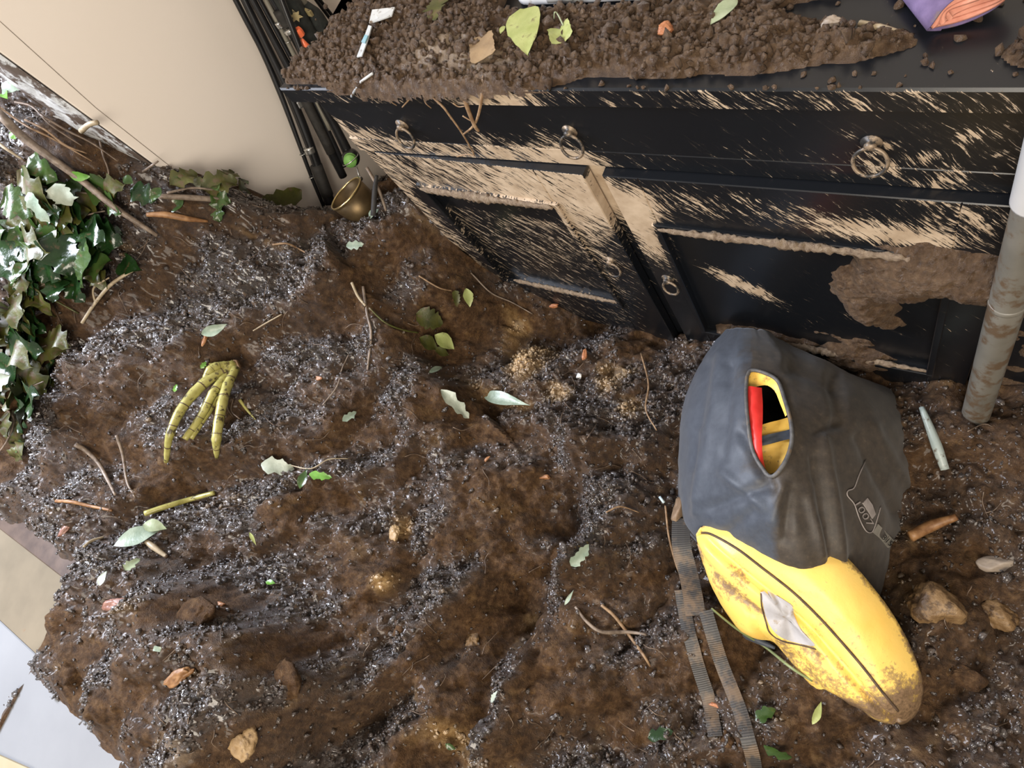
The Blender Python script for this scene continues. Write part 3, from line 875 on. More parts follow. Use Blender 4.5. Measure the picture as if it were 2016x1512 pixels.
def grid_box(x0, x1, y0, y1, z0, z1, st=0.02, b=0.0015):
    """box whose front (low y) face is a fine grid, so it can carry the splatter weight"""
    mx = max(2, int((x1 - x0) / st) + 1); mz = max(2, int((z1 - z0) / st) + 1)
    xs = np.linspace(x0, x1, mx); zs = np.linspace(z0, z1, mz)
    V = []; n = mx * mz
    for yy, inset in ((y0, b), (y0 + b, 0), (y1, 0)):
        for z in zs:
            for x in xs:
                V.append((min(max(x, x0 + inset), x1 - inset), yy, min(max(z, z0 + inset), z1 - inset)))
    Fs = []
    for j in range(mz - 1):
        for i in range(mx - 1):
            Fs.append((j * mx + i, j * mx + i + 1, (j + 1) * mx + i + 1, (j + 1) * mx + i))
            Fs.append((2 * n + j * mx + i, 2 * n + (j + 1) * mx + i, 2 * n + (j + 1) * mx + i + 1, 2 * n + j * mx + i + 1))
    rim = [i for i in range(mx)] + [j * mx + mx - 1 for j in range(1, mz)] + [(mz - 1) * mx + i for i in range(mx - 2, -1, -1)] + [j * mx for j in range(mz - 2, 0, -1)]
    for a, b_ in zip(rim, rim[1:] + rim[:1]):
        Fs.append((a, n + a, n + b_, b_)); Fs.append((n + a, 2 * n + a, 2 * n + b_, n + b_))
    return V, Fs


def splat(o, scale=1.0, flat=None, edges_clean=False):
    me = o.data
    co = np.zeros(len(me.vertices) * 3, np.float32); me.vertices.foreach_get('co', co); co = co.reshape(-1, 3) + CAB
    at = me.attributes.new('splatter', 'FLOAT', 'POINT')
    yf = co[:, 1].min() if flat is None else flat
    side = co[:, 1] > yf + .0012
    v_ = cover(co[:, 0], co[:, 2]) * scale
    if flat is not None or True: v_ = np.where(side & edges_clean, .06, v_)
    at.data.foreach_set('value', v_.astype(np.float32))


CAB = np.array([-.53, .6, 0.0])
cab = Thing('cabinet', CAB, 'black painted cabinet splashed with beige mud, top heaped with soil', 'cabinet')
cp = lambda nm, VF, parent=None, sm=False, mat=BLACK: cab.part(nm, VF, mat, sm, parent)
# top with its left end a little out of square
tv, tf = grid_box(-1.15, 0.30, .592, 1.18, .846, .883, .03, .003)
tv = [(x + (max(0, (y - .6)) * .58 if x < -1.1 else 0), y, z) for x, y, z in tv]
topb = cp('cabinet_top', (tv, tf)); splat(topb)
for nm, VF in (('side_panel', grid_box(-1.10, -1.075, .607, 1.15, .02, .846)), ('side_panel', grid_box(.225, .25, .607, 1.15, .02, .846)),
               ('back_panel', box(-1.09, .24, 1.14, 1.152, .02, .846)), ('bottom_panel', box(-1.09, .24, .62, 1.14, .02, .04)),
               ('front_frame', join(grid_box(-1.10, .25, .601, .63, .697, .736), grid_box(-1.10, -1.05, .609, .63, .02, .693), grid_box(-.60, -.51, .609, .63, .02, .693), grid_box(0.03, .25, .609, .63, .02, .693),
                                    grid_box(-1.10, -1.075, .606, .63, .736, .846), grid_box(.02, .25, .606, .63, .736, .846), grid_box(-1.075, .03, .612, .63, .02, .06)))):
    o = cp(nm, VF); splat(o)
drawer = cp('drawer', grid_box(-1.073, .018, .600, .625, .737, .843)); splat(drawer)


def ring_handle(c, parent, drop=(0.12, -1.0), R=.020):
    c = np.array(c)
    bw = cp('knob', lathe([(.0001, .012), (.006, .011), (.008, .007), (.006, .003), (.013, .0015), (.013, 0), (.0001, -.001)], c, 16, (0, -1, 0)), parent, True, IRON)
    d = np.array((drop[0], -0.35, drop[1])); d /= np.linalg.norm(d)
    u = np.cross(d, (0, 1, 0)); u /= np.linalg.norm(u)
    rg_ = cp('ring_handle', torus(c + np.array((0, -.009, 0)) + d * R, u, d, R, .0026, 26, 7), parent, True, IRON)


for x in (-.917, -.567, -.142):
    ring_handle((x, .600, .785), drawer)


def door(x0, x1, panel, hinge_x=None, ang=0.0, y0=.584, y1=.605, zb=.028, zt=.696):
    """frame of two stiles and two rails round a sunk panel; returns the door with its parts"""
    px0, px1, pz0, pz1 = panel
    T = lambda VF: VF
    if hinge_x is not None:
        ca, sa = math.cos(ang), math.sin(ang)

        def T(VF):
            out = []
            for x, y, z in VF[0]:
                u = x - hinge_x; v = y - .605
                X2, Y2 = hinge_x + u * ca + v * sa, .605 - u * sa + v * ca
                out.append((X2, Y2, z))
            return out, VF[1]
    fr = join(grid_box(x0, px0, y0, y1, zb, zt), grid_box(px1, x1, y0, y1, zb, zt), grid_box(px0, px1, y0, y1, pz1, zt), grid_box(px0, px1, y0, y1, zb, pz0))
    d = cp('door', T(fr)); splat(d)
    # the edges of the door are clean
    ys_ = np.array([v[1] for v in fr[0]]); vals = np.zeros(len(ys_), np.float32)
    d.data.attributes['splatter'].data.foreach_get('value', vals)
    zs_ = np.array([v[2] for v in fr[0]])
    vals[(ys_ > y0 + .0005) & (zs_ > zt - .004)] = 0.03
    d.data.attributes['splatter'].data.foreach_set('value', vals)
    p = cp('door_panel', T(grid_box(px0 - .005, px1 + .005, y0 + .0135, y1 - .002, pz0 - .005, pz1 + .005)), d); splat(p)
    q = 0.010
    mo = join(*[grid_box(a, b, y0 - .006, y0 + .004, c, e) for a, b, c, e in ((px0 - q, px1 + q, pz1 - .002, pz1 + q), (px0 - q, px1 + q, pz0 - q, pz0 + .002), (px0 - q, px0 + .002, pz0, pz1), (px1 - .002, px1 + q, pz0, pz1))])
    mm = cp('moulding', T(mo), d); splat(mm, .9)
    # thick crust of mud caught along the mouldings
    for (a, b, z, h, y) in ((px0, px1, pz1 + .003, .013, y0 - .005), (px0 + .03, px1, pz0 + .006, .011, y0 + .003)):
        n = 170; k = 10; V = []
        for i in range(n):
            u = i / (n - 1); x = a + (b - a) * u
            e = math.sin(math.pi * min(1, max(0, u)) ) ** .3 if 0 < u < 1 else 0.02
            s_ = (.55 + .9 * float(fbm(np.array(x * 40.), np.array(z * 9.), 8, 3)))
            for j in range(k):
                w = 2 * math.pi * j / k
                rr = s_ * e * (.55 + .9 * float(vnoise(np.array(x * 210.), np.array(j * 1.7), 9)))
                V.append((x, y - .004 + .006 * rr * math.cos(w), z + h * .8 * rr * math.sin(w)))
        Fs = [(i * k + j, (i + 1) * k + j, (i + 1) * k + (j + 1) % k, i * k + (j + 1) % k) for i in range(n - 1) for j in range(k)] + [tuple(range(k)), tuple((n - 1) * k + j for j in range(k - 1, -1, -1))]
        cp('mud_crust', T((V, Fs)), d, True, CRUST)['kind'] = 'stuff'
    return d


dl = door(-1.062, -.572, (-1.005, -.672, .190, .590), -1.062, math.radians(2.0), .600, .621)
c_ = on_plane(1203, 512, 1, .585)
ring_handle(c_, dl, (.35, -1), .017)
dr = door(-.537, .03, (-.474, -.035, .135, .560))
ring_handle((-.507, .584, .365), dr, (.5, -1), .017)


def patch_relief(name, x0, x1, z0, z1, y, hfun, mat, st=.004, label=None, parent=None):
    """soil plastered on the cabinet front: relief standing off the plane y, faces only where there is soil"""
    xs = np.arange(x0, x1, st); zs = np.arange(z0, z1, st)
    XX, ZZ = np.meshgrid(xs, zs); hh_ = hfun(XX, ZZ)
    V = np.stack([XX, y - hh_, ZZ], -1).reshape(-1, 3); I = np.arange(V.shape[0]).reshape(XX.shape)
    k_ = (hh_ > -.022); kq_ = k_[:-1, :-1] | k_[1:, :-1] | k_[:-1, 1:] | k_[1:, 1:]
    Fq = np.stack([I[:-1, :-1][kq_], I[:-1, 1:][kq_], I[1:, 1:][kq_], I[1:, :-1][kq_]], 1)
    us = np.unique(Fq); rm = np.full(len(V), -1); rm[us] = np.arange(len(us))
    V[:, 1] = np.minimum(V[:, 1], y + .024)
    return V[us], rm[Fq]


def blob_h(x, z):
    e = 1.3 * gauss(x, z, (-.035, .535), .10, .045, -.1) + 1.0 * gauss(x, z, (-.10, .47), .07, .05, .5) + .8 * gauss(x, z, (.06, .50), .07, .06) + .9 * gauss(x, z, (-.14, .36), .035, .06, .3) + .7 * gauss(x, z, (-.17, .12), .06, .05) + .6 * gauss(x, z, (-.36, .13), .10, .03)
    n = fbm(x * 30, z * 30, 77, 4)
    h = (e - .30 - .5 * (n - .5)) * .035
    h = np.where(h < 0, h * 2.6, h)
    return np.maximum(h + ((bumps(x, z, .012, 78) - .3) * .007 + (fbm(x * 150, z * 150, 79, 2) - .5) * .005) * np.clip(h / .006 + .5, 0, 1), -.03)


VF = patch_relief('mud_patch', -.5, .22, .06, .64, .586, blob_h, CABMUD)
o = cp('mud_patch', VF, None, True, CABMUD); o['kind'] = 'stuff'; o['label'] = 'brown soil plastered on the lower right door'

# soil heaped on the cabinet top
st = .0032
xs = np.arange(-1.155, .22, st); ys = np.arange(.572, 1.17, st)
XX, YY = np.meshgrid(xs, ys)
left = -1.15 + np.maximum(0, YY - .6) * .58
m0 = np.clip((XX - left) / .02, 0, 1)
lip = np.exp(-((XX + .80) / .17) ** 4) * (.55 + .9 * fbm(XX * 30, XX * 0 + 5, 58, 2))
front = np.clip((YY - .590 + .020 * lip - .018 * (1 - np.minimum(lip, 1)) * fbm(XX * 14, YY * 0 + 2, 51, 3)) / .02, 0, 1)
bare = fbm(XX * 9, YY * 9, 52, 4)
dens = np.where(XX < -.28, 1.0, np.clip(1 - (XX + .28) / .12, 0, 1)) + .0
dens = np.maximum(dens, .95 * gauss(XX, YY, (-.20, .652), .075, .022, .05)); dens = np.maximum(dens, .9 * gauss(XX, YY, (-.20, .77), .07, .03)); dens = np.maximum(dens, .8 * gauss(XX, YY, (.02, .64), .06, .03))
dens -= 1.1 * gauss(XX, YY, (-.47, .604), .07, .013) + 1.1 * gauss(XX, YY, (-.28, .604), .12, .014) + .9 * gauss(XX, YY, (-.60, .745), .10, .012) + .9 * gauss(XX, YY, (-.24, .71), .05, .016)
dens -= 1.2 * np.clip((YY - .722) / .012, 0, 1) * np.clip((XX + .715) / .015, 0, 1) * np.clip((-.385 - XX) / .02, 0, 1)
HT = (dens - .28 - .9 * (bare - .5)) * .022
HT = np.minimum(HT, .016 + .014 * fbm(XX * 7, YY * 7, 53, 3)) * m0 * np.minimum(front * 1.2, 1)
HT = HT * (1 - np.clip((YY - .722) / .012, 0, 1) * np.clip((XX + .715) / .015, 0, 1) * np.clip((-.385 - XX) / .02, 0, 1))
HT = HT + 0.02 * m0 * gauss(XX, YY, (-.77, .66), .10, .05)
gr = (bumps(XX, YY, .020, 54) - .3) * .010 + (bumps(XX, YY, .010, 55) - .35) * .006 + (fbm(XX * 120, YY * 120, 56, 2) - .5) * .004
ZT = .883 + np.where(HT > .001, HT + gr * np.clip(HT / .006, 0, 1), -.006)
ZT = ZT - np.maximum(0, .592 - YY) * 1.1
I = np.arange(XX.size).reshape(XX.shape)
k_ = (ZT > .8835) & ((YY > .590) | (lip > .45)); kq = k_[:-1, :-1] | k_[1:, :-1] | k_[:-1, 1:] | k_[1:, 1:]
Fq = np.stack([I[:-1, :-1][kq], I[:-1, 1:][kq], I[1:, 1:][kq], I[1:, :-1][kq]], 1)
us = np.unique(Fq); rm = np.full(XX.size, -1); rm[us] = np.arange(len(us))
me = make_mesh('soil_layer', np.stack([XX, YY, ZT], -1).reshape(-1, 3)[us], rm[Fq], CABMUD)
pl = (np.clip(gauss(XX, YY, (-.72, .635), .13, .035) * 1.3 - .6 * fbm(XX * 40, YY * 40, 57, 3), 0, 1) + .0).reshape(-1)[us]
at = me.attributes.new('pale', 'FLOAT', 'POINT'); at.data.foreach_set('value', pl.astype(np.float32))
tag(link('soil_layer', me), 'lumpy brown soil spread over the top of the black cabinet', 'soil', kind='stuff')


def top_z(x, y):
    return float(bilin(np.maximum(ZT, .883), xs[0], ys[0], st, np.array([x]), np.array([y]))[0])


def top_hit(px, py):
    z = .895
    for _ in range(4):
        p = on_plane(px, py, 2, z); z = top_z(p[0], p[1])
    return p


# crumbs fallen on top
NC2 = 5200
wv_ = np.where((HT > .002), 1.0, .05 * (XX < .1)).ravel() * ((YY < .95).ravel())
cs = np.cumsum(wv_); pk = np.searchsorted(cs, RNG.rand(NC2) * cs[-1])
sz = np.clip(np.exp(RNG.normal(math.log(.0034), .40, NC2)), .0016, .0095)
rv = bv[None] * (1 + .42 * RNG.normal(size=(NC2, len(bv), 1)).clip(-1, 1)) * (0.75 + .5 * RNG.rand(NC2, 1, 3))
ct = np.stack([XX, YY, np.maximum(ZT, .883)], -1).reshape(-1, 3)[pk] + np.stack([0 * sz, 0 * sz, sz * .4], 1)
ct[:, 1] = np.maximum(ct[:, 1], .594)
me = make_mesh('cabinet_crumbs', (rv * sz[:, None, None] + ct[:, None]).reshape(-1, 3), (bf[None] + (np.arange(NC2) * len(bv))[:, None, None]).reshape(-1, 3), CABMUD)
tag(link('cabinet_crumbs', me), 'loose brown soil crumbs scattered on the black cabinet top', 'soil', kind='stuff')

# ------------------------------------------------------------------ leaves


def frame_from(n, heading):
    n = np.array(n) / np.linalg.norm(n); h = np.array(heading, float); h = h - n * (h @ n); h /= np.linalg.norm(h) + 1e-9
    return np.stack([h, np.cross(n, h), n], 1)          # local x along leaf, z out


def leaf_local(kind, L, Wd, fold=.25, curl=.3, seed=0, wave=.1):
    """leaf of length L, width Wd: x along the midrib; returns local V, faces"""
    r = np.random.RandomState(seed)
    n = 15; t = np.linspace(0, 1, n)
    if kind == 'heart': w = np.sin(np.pi * np.clip(t, 0, 1) ** .62) ** .85 * (1 - .25 * t) + .10 * (1 - t) ** 6
    elif kind == 'oval': w = np.sin(np.pi * t ** .8)
    elif kind == 'lance': w = np.sin(np.pi * t ** .75) ** 1.3
    elif kind == 'lobed':
        w = np.interp(t, [0, .08, .2, .3, .38, .52, .60, .68, .82, .90, 1], [.1, .55, .95, .72, .60, 1.0, .66, .42, .50, .26, 0.01])
    elif kind == 'ragged':
        w = np.sin(np.pi * t ** .7) ** .6 * (.72 + .5 * r.rand(n))
    elif kind == 'square': w = np.where((t > .02) & (t < .98), 1.0, .7)
    w = np.maximum(w, .012)
    cols = (-1, -.55, 0, .55, 1)
    V = []
    for i in range(n):
        x = L * t[i]
        for c in cols:
            jag = 1 + (.10 if kind in ('ragged', 'lobed') else .03) * r.normal() * (abs(c) == 1)
            y = c * Wd * .5 * w[i] * jag
            z = abs(y) * fold + curl * L * ((t[i] - .5) ** 2 - .25) * -1 * .8 + wave * Wd * .25 * math.sin(t[i] * 9 + c * 2 + seed)
            sw = .0 if kind != 'lobed' else (abs(c) * .10 * L * math.sin(t[i] * 3.1))
            V.append((x + sw, y, z))
    k = len(cols)
    Fs = [(i * k + j, (i + 1) * k + j, (i + 1) * k + j + 1, i * k + j + 1) for i in range(n - 1) for j in range(k - 1)]
    m_ = len(V)
    th = .0006
    V2 = V + [(x, y, z - th) for x, y, z in V]
    Fs += [tuple(m_ + q for q in reversed(f)) for f in list(Fs)]
    return np.array(V2), Fs


def leaf_thing(name, p, kind, L, Wd, heading, mat, label, cat='leaf', group=None, n=(0, 0, 1), tilt=0.0, roll=0.0, fold=.25, curl=.3, seed=0, stem=None, lift=.004, stemmat=None, centre=True):
    """a single leaf lying at p; heading: direction of the tip"""
    R = frame_from(n, heading)
    Rt = np.array([[math.cos(tilt), 0, math.sin(tilt)], [0, 1, 0], [-math.sin(tilt), 0, math.cos(tilt)]])
    Rr = np.array([[1, 0, 0], [0, math.cos(roll), -math.sin(roll)], [0, math.sin(roll), math.cos(roll)]])
    V, Fs = leaf_local(kind, L, Wd, fold, curl, seed)
    off = np.array([L * .5, 0, 0]) if centre else 0
    V = (V - off) @ (R @ Rt @ Rr).T + np.array(p) + np.array(n) * lift
    if stem is None:
        return single(name, (V, Fs), mat, label, cat, group)
    t_ = Thing(name, p, label, cat, group)
    t_.part('blade', (V, Fs), mat)
    t_.part('stem', tube(smooth_path(stem, 10), [.0012, .0009], 5), stemmat or PALEWOOD)
    return t_.o


def dirpx(a, b, z=None):
    """plan direction between two spots on the soil"""
    return hit(*b) - hit(*a)


def soil_leaf(px, py, px2, py2, kind, wd, mat, label, name='leaf', cat='leaf', lift=.006, tilt=0., roll=0., fold=.25, curl=.3, seed=0, n=None):
    a = hit(px, py); b = hit(px2, py2); c = (a + b) / 2; L = np.linalg.norm(b - a)
    nn = soil_normal(c[0], c[1], .03) if n is None else np.array(n)
    cz = max(soil_z(c[0], c[1]) + .002, c[2])
    return leaf_thing(name, (c[0], c[1], cz), kind, L, wd, b - a, mat, label, cat, None, nn, tilt, roll, fold, curl, seed, None, lift)


# --- on the cabinet top
p = top_hit(1040, 75); a = top_hit(1040, 38); b = top_hit(1048, 112)
leaf_thing('leaf', p, 'heart', np.linalg.norm(b - a) * 1.15, .060, b - a, LEAF_YEL, 'large heart-shaped pale green leaf with mud spots on the cabinet soil', lift=.012, fold=.03, curl=.08, seed=3)
p = top_hit(1110, 78); a = top_hit(1115, 62); b = top_hit(1112, 97)
leaf_thing('leaf', p, 'square', np.linalg.norm(b - a) * 1.2, .032, (b - a) + np.array((.012, 0, 0)), LEAF_YEL, 'small folded yellow-green leaf with curled pale stalk on the cabinet soil', fold=.5, curl=.1, seed=5, lift=.008,
           stem=[top_hit(1115, 63) + (0, 0, .012), top_hit(1108, 50) + (0, 0, .02), top_hit(1100, 42) + (0, 0, .016), top_hit(1095, 46) + (0, 0, .008)], stemmat=LEAF_PALE)
p = top_hit(1427, 33); a = top_hit(1408, 48)
leaf_thing('leaf', p, 'oval', .045, .024, a - p, LEAF_PALE, 'mud-specked grey-green leaf on the cabinet soil, right of the plastic tray', fold=.1, seed=8, lift=.008)
p = top_hit(993, 66)
leaf_thing('leaf', p, 'oval', .015, .010, (0, -1, 0), LEAF_YEL, 'tiny yellow-green leaf just left of the large heart-shaped leaf', fold=.1, seed=9, lift=.007)
p = top_hit(955, 102)
leaf_thing('dead_leaf', p, 'square', .052, .040, (.6, -1, 0), LEAF_BROWN, 'square dull brown dead leaf lying in the cabinet soil', fold=.08, curl=.1, seed=4, lift=.009)
p = top_hit(865, 25)
leaf_thing('leaf', p, 'ragged', .05, .04, (.3, -1, 0), LEAF_OLIVE, 'mud-coated olive leaf at the back of the cabinet soil', fold=.1, seed=12, lift=.008)
a = top_hit(1692, 52); b = top_hit(1785, 74)
single('twig', tube(smooth_path([a + (0, 0, .004), (a + b) / 2 + (0, 0, .006), b + (0, 0, .004)], 8), [.0042, .0036, .0022], 7), PALEWOOD, 'short pale twig on the bare black cabinet top near the rolled towel', 'twig')
p = top_hit(1641, 54)
single('stone', rock(p + (0, 0, .006), .012, .009, .008, 5, .4), STONE, 'small tan stone on the black cabinet top beside the pale twig', 'stone')
p = top_hit(1312, 66)
single('terracotta_fragment', rock(p + (0, 0, .008), .012, .010, .008, 6, .4), TERRA, 'small orange fragment in the cabinet soil in front of the plastic tray', 'fragment')

# --- white plastic film strip and paper splinter
def ribbon_poly(pts, dz=.002):
    n = len(pts); P = [np.array(q) for q in pts]
    V = [tuple(q + (0, 0, dz)) for q in P] + [tuple(q) for q in P]
    return V, [tuple(range(n)), tuple(range(2 * n - 1, n - 1, -1))] + [(i, (i + 1) % n, n + (i + 1) % n, n + i) for i in range(n)]


def tp(x, y, l=.012): return top_hit(x, y) + np.array((0, 0, l))


film = Thing('film_strip', top_hit(735, 80), 'torn white plastic strip with teal print in the soil at the cabinet left end', 'strip')
film.part('white_piece', ribbon_poly([tp(742, 32), tp(786, 27), tp(780, 44), tp(757, 52), tp(736, 58)]), PAPER, False)
film.part('printed_piece', ribbon_poly([tp(735, 62), tp(741, 64), tp(733, 92), tp(722, 122), tp(712, 124), tp(724, 92)]), PAPER, False, label='narrow muddy tail')
film.part('print', ribbon_poly([tp(729, 82, .0135), tp(735, 84, .0135), tp(729, 98, .0135), tp(722, 96, .0135)]), TEAL, False, label='teal print')
a, b = top_hit(692, 188), top_hit(742, 155)
a = on_plane(692, 190, 1, .588)
single('paper_strip', join(tube([a, (a + b) / 2 + (0, 0, .012), b + (0, 0, .012)], .0022, 5)), PAPER, 'thin white splinter jutting over the cabinet front edge at left', 'strip')

# --- plastic tray
def rounded_rect(x0, x1, y0, y1, r, n=6):
    out = []
    for cx, cy, a0 in ((x1 - r, y1 - r, 0), (x0 + r, y1 - r, 90), (x0 + r, y0 + r, 180), (x1 - r, y0 + r, 270)):
        for i in range(n + 1):
            a_ = math.radians(a0 + 90 * i / n); out.append((cx + r * math.cos(a_), cy + r * math.sin(a_)))
    return out


tb = Thing('plastic_tray', (-.56, .87, .885), 'cloudy white plastic tray with rounded corners on the cabinet soil', 'tray')
th_ = math.radians(-2)


def slab_rr(x0, x1, y0, y1, r, levels):
    V = []; n = None
    for inset, z in levels:
        q = rounded_rect(x0 + inset, x1 - inset, y0 + inset, y1 - inset, max(r - inset, .004)); n = len(q)
        for x, y in q:
            dx, dy = x + .56, y - .77
            V.append((-.56 + dx * math.cos(th_) - dy * math.sin(th_), .77 + dx * math.sin(th_) + dy * math.cos(th_), z))
    Fs = [(l * n + i, l * n + (i + 1) % n, (l + 1) * n + (i + 1) % n, (l + 1) * n + i) for l in range(len(levels) - 1) for i in range(n)]
    Fs += [tuple(range(n - 1, -1, -1)), tuple((len(levels) - 1) * n + i for i in range(n))]
    return V, Fs


ex = -.012; TY = -.020
tb.part('base', slab_rr(-.688, -.395 + ex, .742 , .96, .03, [(.006, .884), (0, .888), (0, .896), (.003, .900)]), PLASTIC)
tb.part('lid', slab_rr(-.690, -.393 + ex, .740, .962, .03, [(.002, .901), (0, .904), (0, .910), (.004, .914), (.016, .914), (.019, .910)]), PLASTIC)
tb.part('latch', slab_rr(-.615, -.57, .733, .76, .004, [(0, .898), (0, .911), (.002, .913)]), PLASTIC)

# --- rolled towel
tw = Thing('rolled_towel', (-.10, .78, .885), 'rolled towel, purple outside and salmon pink inside, on the cabinet top', 'towel')
ax_ = np.array((-.60, .80, 0.)); ax_ /= np.linalg.norm(ax_)
E0 = on_plane(1822, 64, 2, .892); E1 = on_plane(1945, 2, 2, .905)
E1 = E0 + (E1 - E0) * 1.55
wdir = E1 - E0; Wt = np.linalg.norm(wdir); wdir /= Wt
mid_ = (E0 + E1) / 2


def towel_layer(s_in, s_out, th, turns, a0=0.0):
    """flattened spiral sheet, extruded along the roll"""
    n = int(60 * turns); pts = []
    for i in range(n + 1):
        u = i / n; a = a0 + 2 * math.pi * turns * u
        sc = s_in + (s_out - s_in) * u
        cx, cz = math.cos(a), math.sin(a)
        pts.append((cx * (.022 + sc) if False else cx * sc + .5 * (Wt - 2 * s_out) * np.tanh(2.2 * cx), cz * sc * .62, a, sc))
    V = []; ks = 7
    for side in (0, 1):
        for k in range(ks):
            d = .24 * k / (ks - 1)
            for (x, z, a, sc) in pts:
                o_ = th if side else 0
                pw = mid_ + wdir * (x - o_ * math.cos(a)) + np.array((0, 0, 1)) * (z - o_ * math.sin(a) * .8 + .022 - (mid_[2] - .885)) + ax_ * (d + .004 * math.sin(a * 3 + sc * 90))
                V.append(pw)
    N_ = n + 1; T_ = ks * N_
    Fs = []
    for side in (0, 1):
        for k in range(ks - 1):
            for i in range(n):
                q = (side * T_ + k * N_ + i, side * T_ + k * N_ + i + 1, side * T_ + (k + 1) * N_ + i + 1, side * T_ + (k + 1) * N_ + i)
                Fs.append(q if side == 0 else q[::-1])
    for i in range(n):
        Fs.append((i, T_ + i, T_ + i + 1, i + 1)); k = (ks - 1) * N_
        Fs.append((k + i, k + i + 1, T_ + k + i + 1, T_ + k + i))
    for i in (0, n):
        for k in range(ks - 1):
            Fs.append((k * N_ + i, (k + 1) * N_ + i, T_ + (k + 1) * N_ + i, T_ + k * N_ + i))
    return V, Fs


tw.part('outer_layer', towel_layer(.0285, .0305, .002, 1.12, -2.9), PURPLE)
tw.part('inner_roll', towel_layer(.008, .0272, .0042, 2.6, -2.6), SALMON, label='salmon pink inner turns')
p0 = on_plane(1960, 8, 2, .89)
single('folded_cloth', slab_rr(0, 0.16, .72, .80, .01, [(0, .884), (0, .889), (.004, .892)]), PALEPINK, 'pale tan folded cloth on the cabinet top behind the rolled towel', 'cloth')

# --- roots hanging over the cabinet edge
def fp(x, y, Yp=.583): return on_plane(x, y, 1, Yp)


rt = Thing('root_clump', fp(900, 180), 'tan branching roots hanging over the front edge of the cabinet top', 'root')
for pts, r in (([(848, 188, .592), (872, 210, .583), (884, 226, .583), (903, 252, .581), (917, 274, .582), (930, 297, .584), (934, 307, .586)], (.0022, .0012)),
               ([(910, 168, .60), (914, 192, .585), (924, 222, .578), (935, 248, .572), (942, 258, .572)], (.0040, .0028)),
               ([(953, 150, .60), (948, 196, .583), (940, 232, .577), (930, 250, .576), (913, 264, .579)], (.0032, .0016)),
               ([(826, 166, .60), (810, 190, .584), (792, 211, .583)], (.0022, .0012)),
               ([(764, 174, .60), (769, 198, .584), (781, 208, .584)], (.0014, .0008)),
               ([(833, 188, .60), (838, 203, .584), (849, 213, .584)], (.0013, .0008)),
               ([(892, 203, .584), (903, 210, .583), (915, 209, .582)], (.0016, .0009)),
               ([(900, 308, .584), (917, 304, .582), (934, 306, .582)], (.0018, .001)),
               ([(911, 228, .58), (924, 236, .578), (932, 240, .577)], (.0014, .0009))):
    rt.part('root', tube(smooth_path([fp(*q) for q in pts], 16), list(r), 6), ROOTM)

# ------------------------------------------------------------------ fishing rods, sleeves, pot in the corner


def xp(px, py, Xp): return on_plane(px, py, 0, Xp)


def rod(points, r, label, mat=RODBLK, extras=(), name='fishing_rod', group=None, guides=()):
    P = [xp(*q) for q in points]
    # carry on upward beyond the frame
    P = [P[0] + (P[0] - P[1]) / np.linalg.norm(P[0] - P[1]) * .5] + P
    path = smooth_path(P, 26)
    t_ = Thing(name, P[-1], label, 'fishing rod', group)
    t_.part('rod_blank', tube(path, [q * 1.35 for q in r], 8), mat)
    for (q0, q1, rr, mt, nm) in extras:
        a_, b_ = xp(*q0), xp(*q1)
        t_.part(nm, tube(smooth_path([a_, b_], 6), rr * 1.35, 10), mt)
    for g_ in guides:
        c0 = xp(*g_); dd = path[-1] - path[0]; dd /= np.linalg.norm(dd)
        u = np.cross(dd, (0, 1, 0)); u /= np.linalg.norm(u); v = np.cross(dd, u)
        t_.part('line_guide', torus(c0 + np.array((.006, -.006, 0)), u, v, .007, .0012, 14, 5), STEEL)
    return t_


rod([(464, 0, -1.57), (520, 108, -1.57), (560, 205, -1.57), (612, 345, -1.57), (649, 434, -1.57)], (.004, .0055, .0060, .0042, .0035), 'black fishing rod nearest the bare wall, outermost of the bundle', guides=[(594, 300, -1.57), (612, 345, -1.57)])
rod([(482, 0, -1.55), (570, 185, -1.55), (610, 285, -1.55), (640, 372, -1.55), (650, 400, -1.55)], (.005, .0075, .0100, .0100, .0120), 'thick dark fishing rod with steel ferrule standing left of the brass pot',
    extras=[((582, 198, -1.55), (589, 211, -1.55), .0115, STEEL, 'ferrule'), ((607, 290, -1.55), (612, 301, -1.55), .0112, STEEL, 'ferrule'), ((622, 325, -1.55), (645, 385, -1.55), .0125, GRIP, 'grip')])
rod([(498, 0, -1.53), (590, 175, -1.53), (640, 275, -1.53), (676, 348, -1.53)], (.005, .0065, .0105, .0085), 'black fishing rod with long dark grip whose butt ends behind the pot rim',
    extras=[((598, 190, -1.53), (652, 300, -1.53), .0105, GRIP, 'grip')])
rod([(512, 0, -1.52), (600, 165, -1.52), (640, 245, -1.52), (678, 328, -1.52)], (.004, .0045, .0050, .0055), 'slim black fishing rod close beside the long-gripped rod')
rod([(524, 0, -1.50), (560, 70, -1.50), (612, 175, -1.50), (650, 255, -1.50)], (.004, .0042, .0046, .0050), 'slim grey fishing rod with pale steel ring in the bundle', GREYROD,
    extras=[((546, 44, -1.49), (553, 54, -1.49), .0062, STEEL, 'steel_ring')], guides=[(566, 78, -1.5)])
rod([(537, 0, -1.49), (575, 62, -1.49), (632, 170, -1.49)], (.006, .0075, .0095, .0095), 'dark fishing rod with reel seat behind the orange clip',
    extras=[((549, 20, -1.48), (566, 50, -1.48), .0115, GRIP, 'reel_seat'), ((569, 56, -1.47), (573, 62, -1.47), .0125, STEEL, 'seat_ring')])
reelrod = rod([(585, 80, -1.42), (625, 185, -1.42), (660, 250, -1.42), (688, 306, -1.42)], (.005, .0060, .0080, .0100), 'black fishing rod with green reel hard against the cabinet end')
rc = xp(690, 314, -1.40)
sp_ax = np.array((.55, -.55, .35)); sp_ax /= np.linalg.norm(sp_ax)
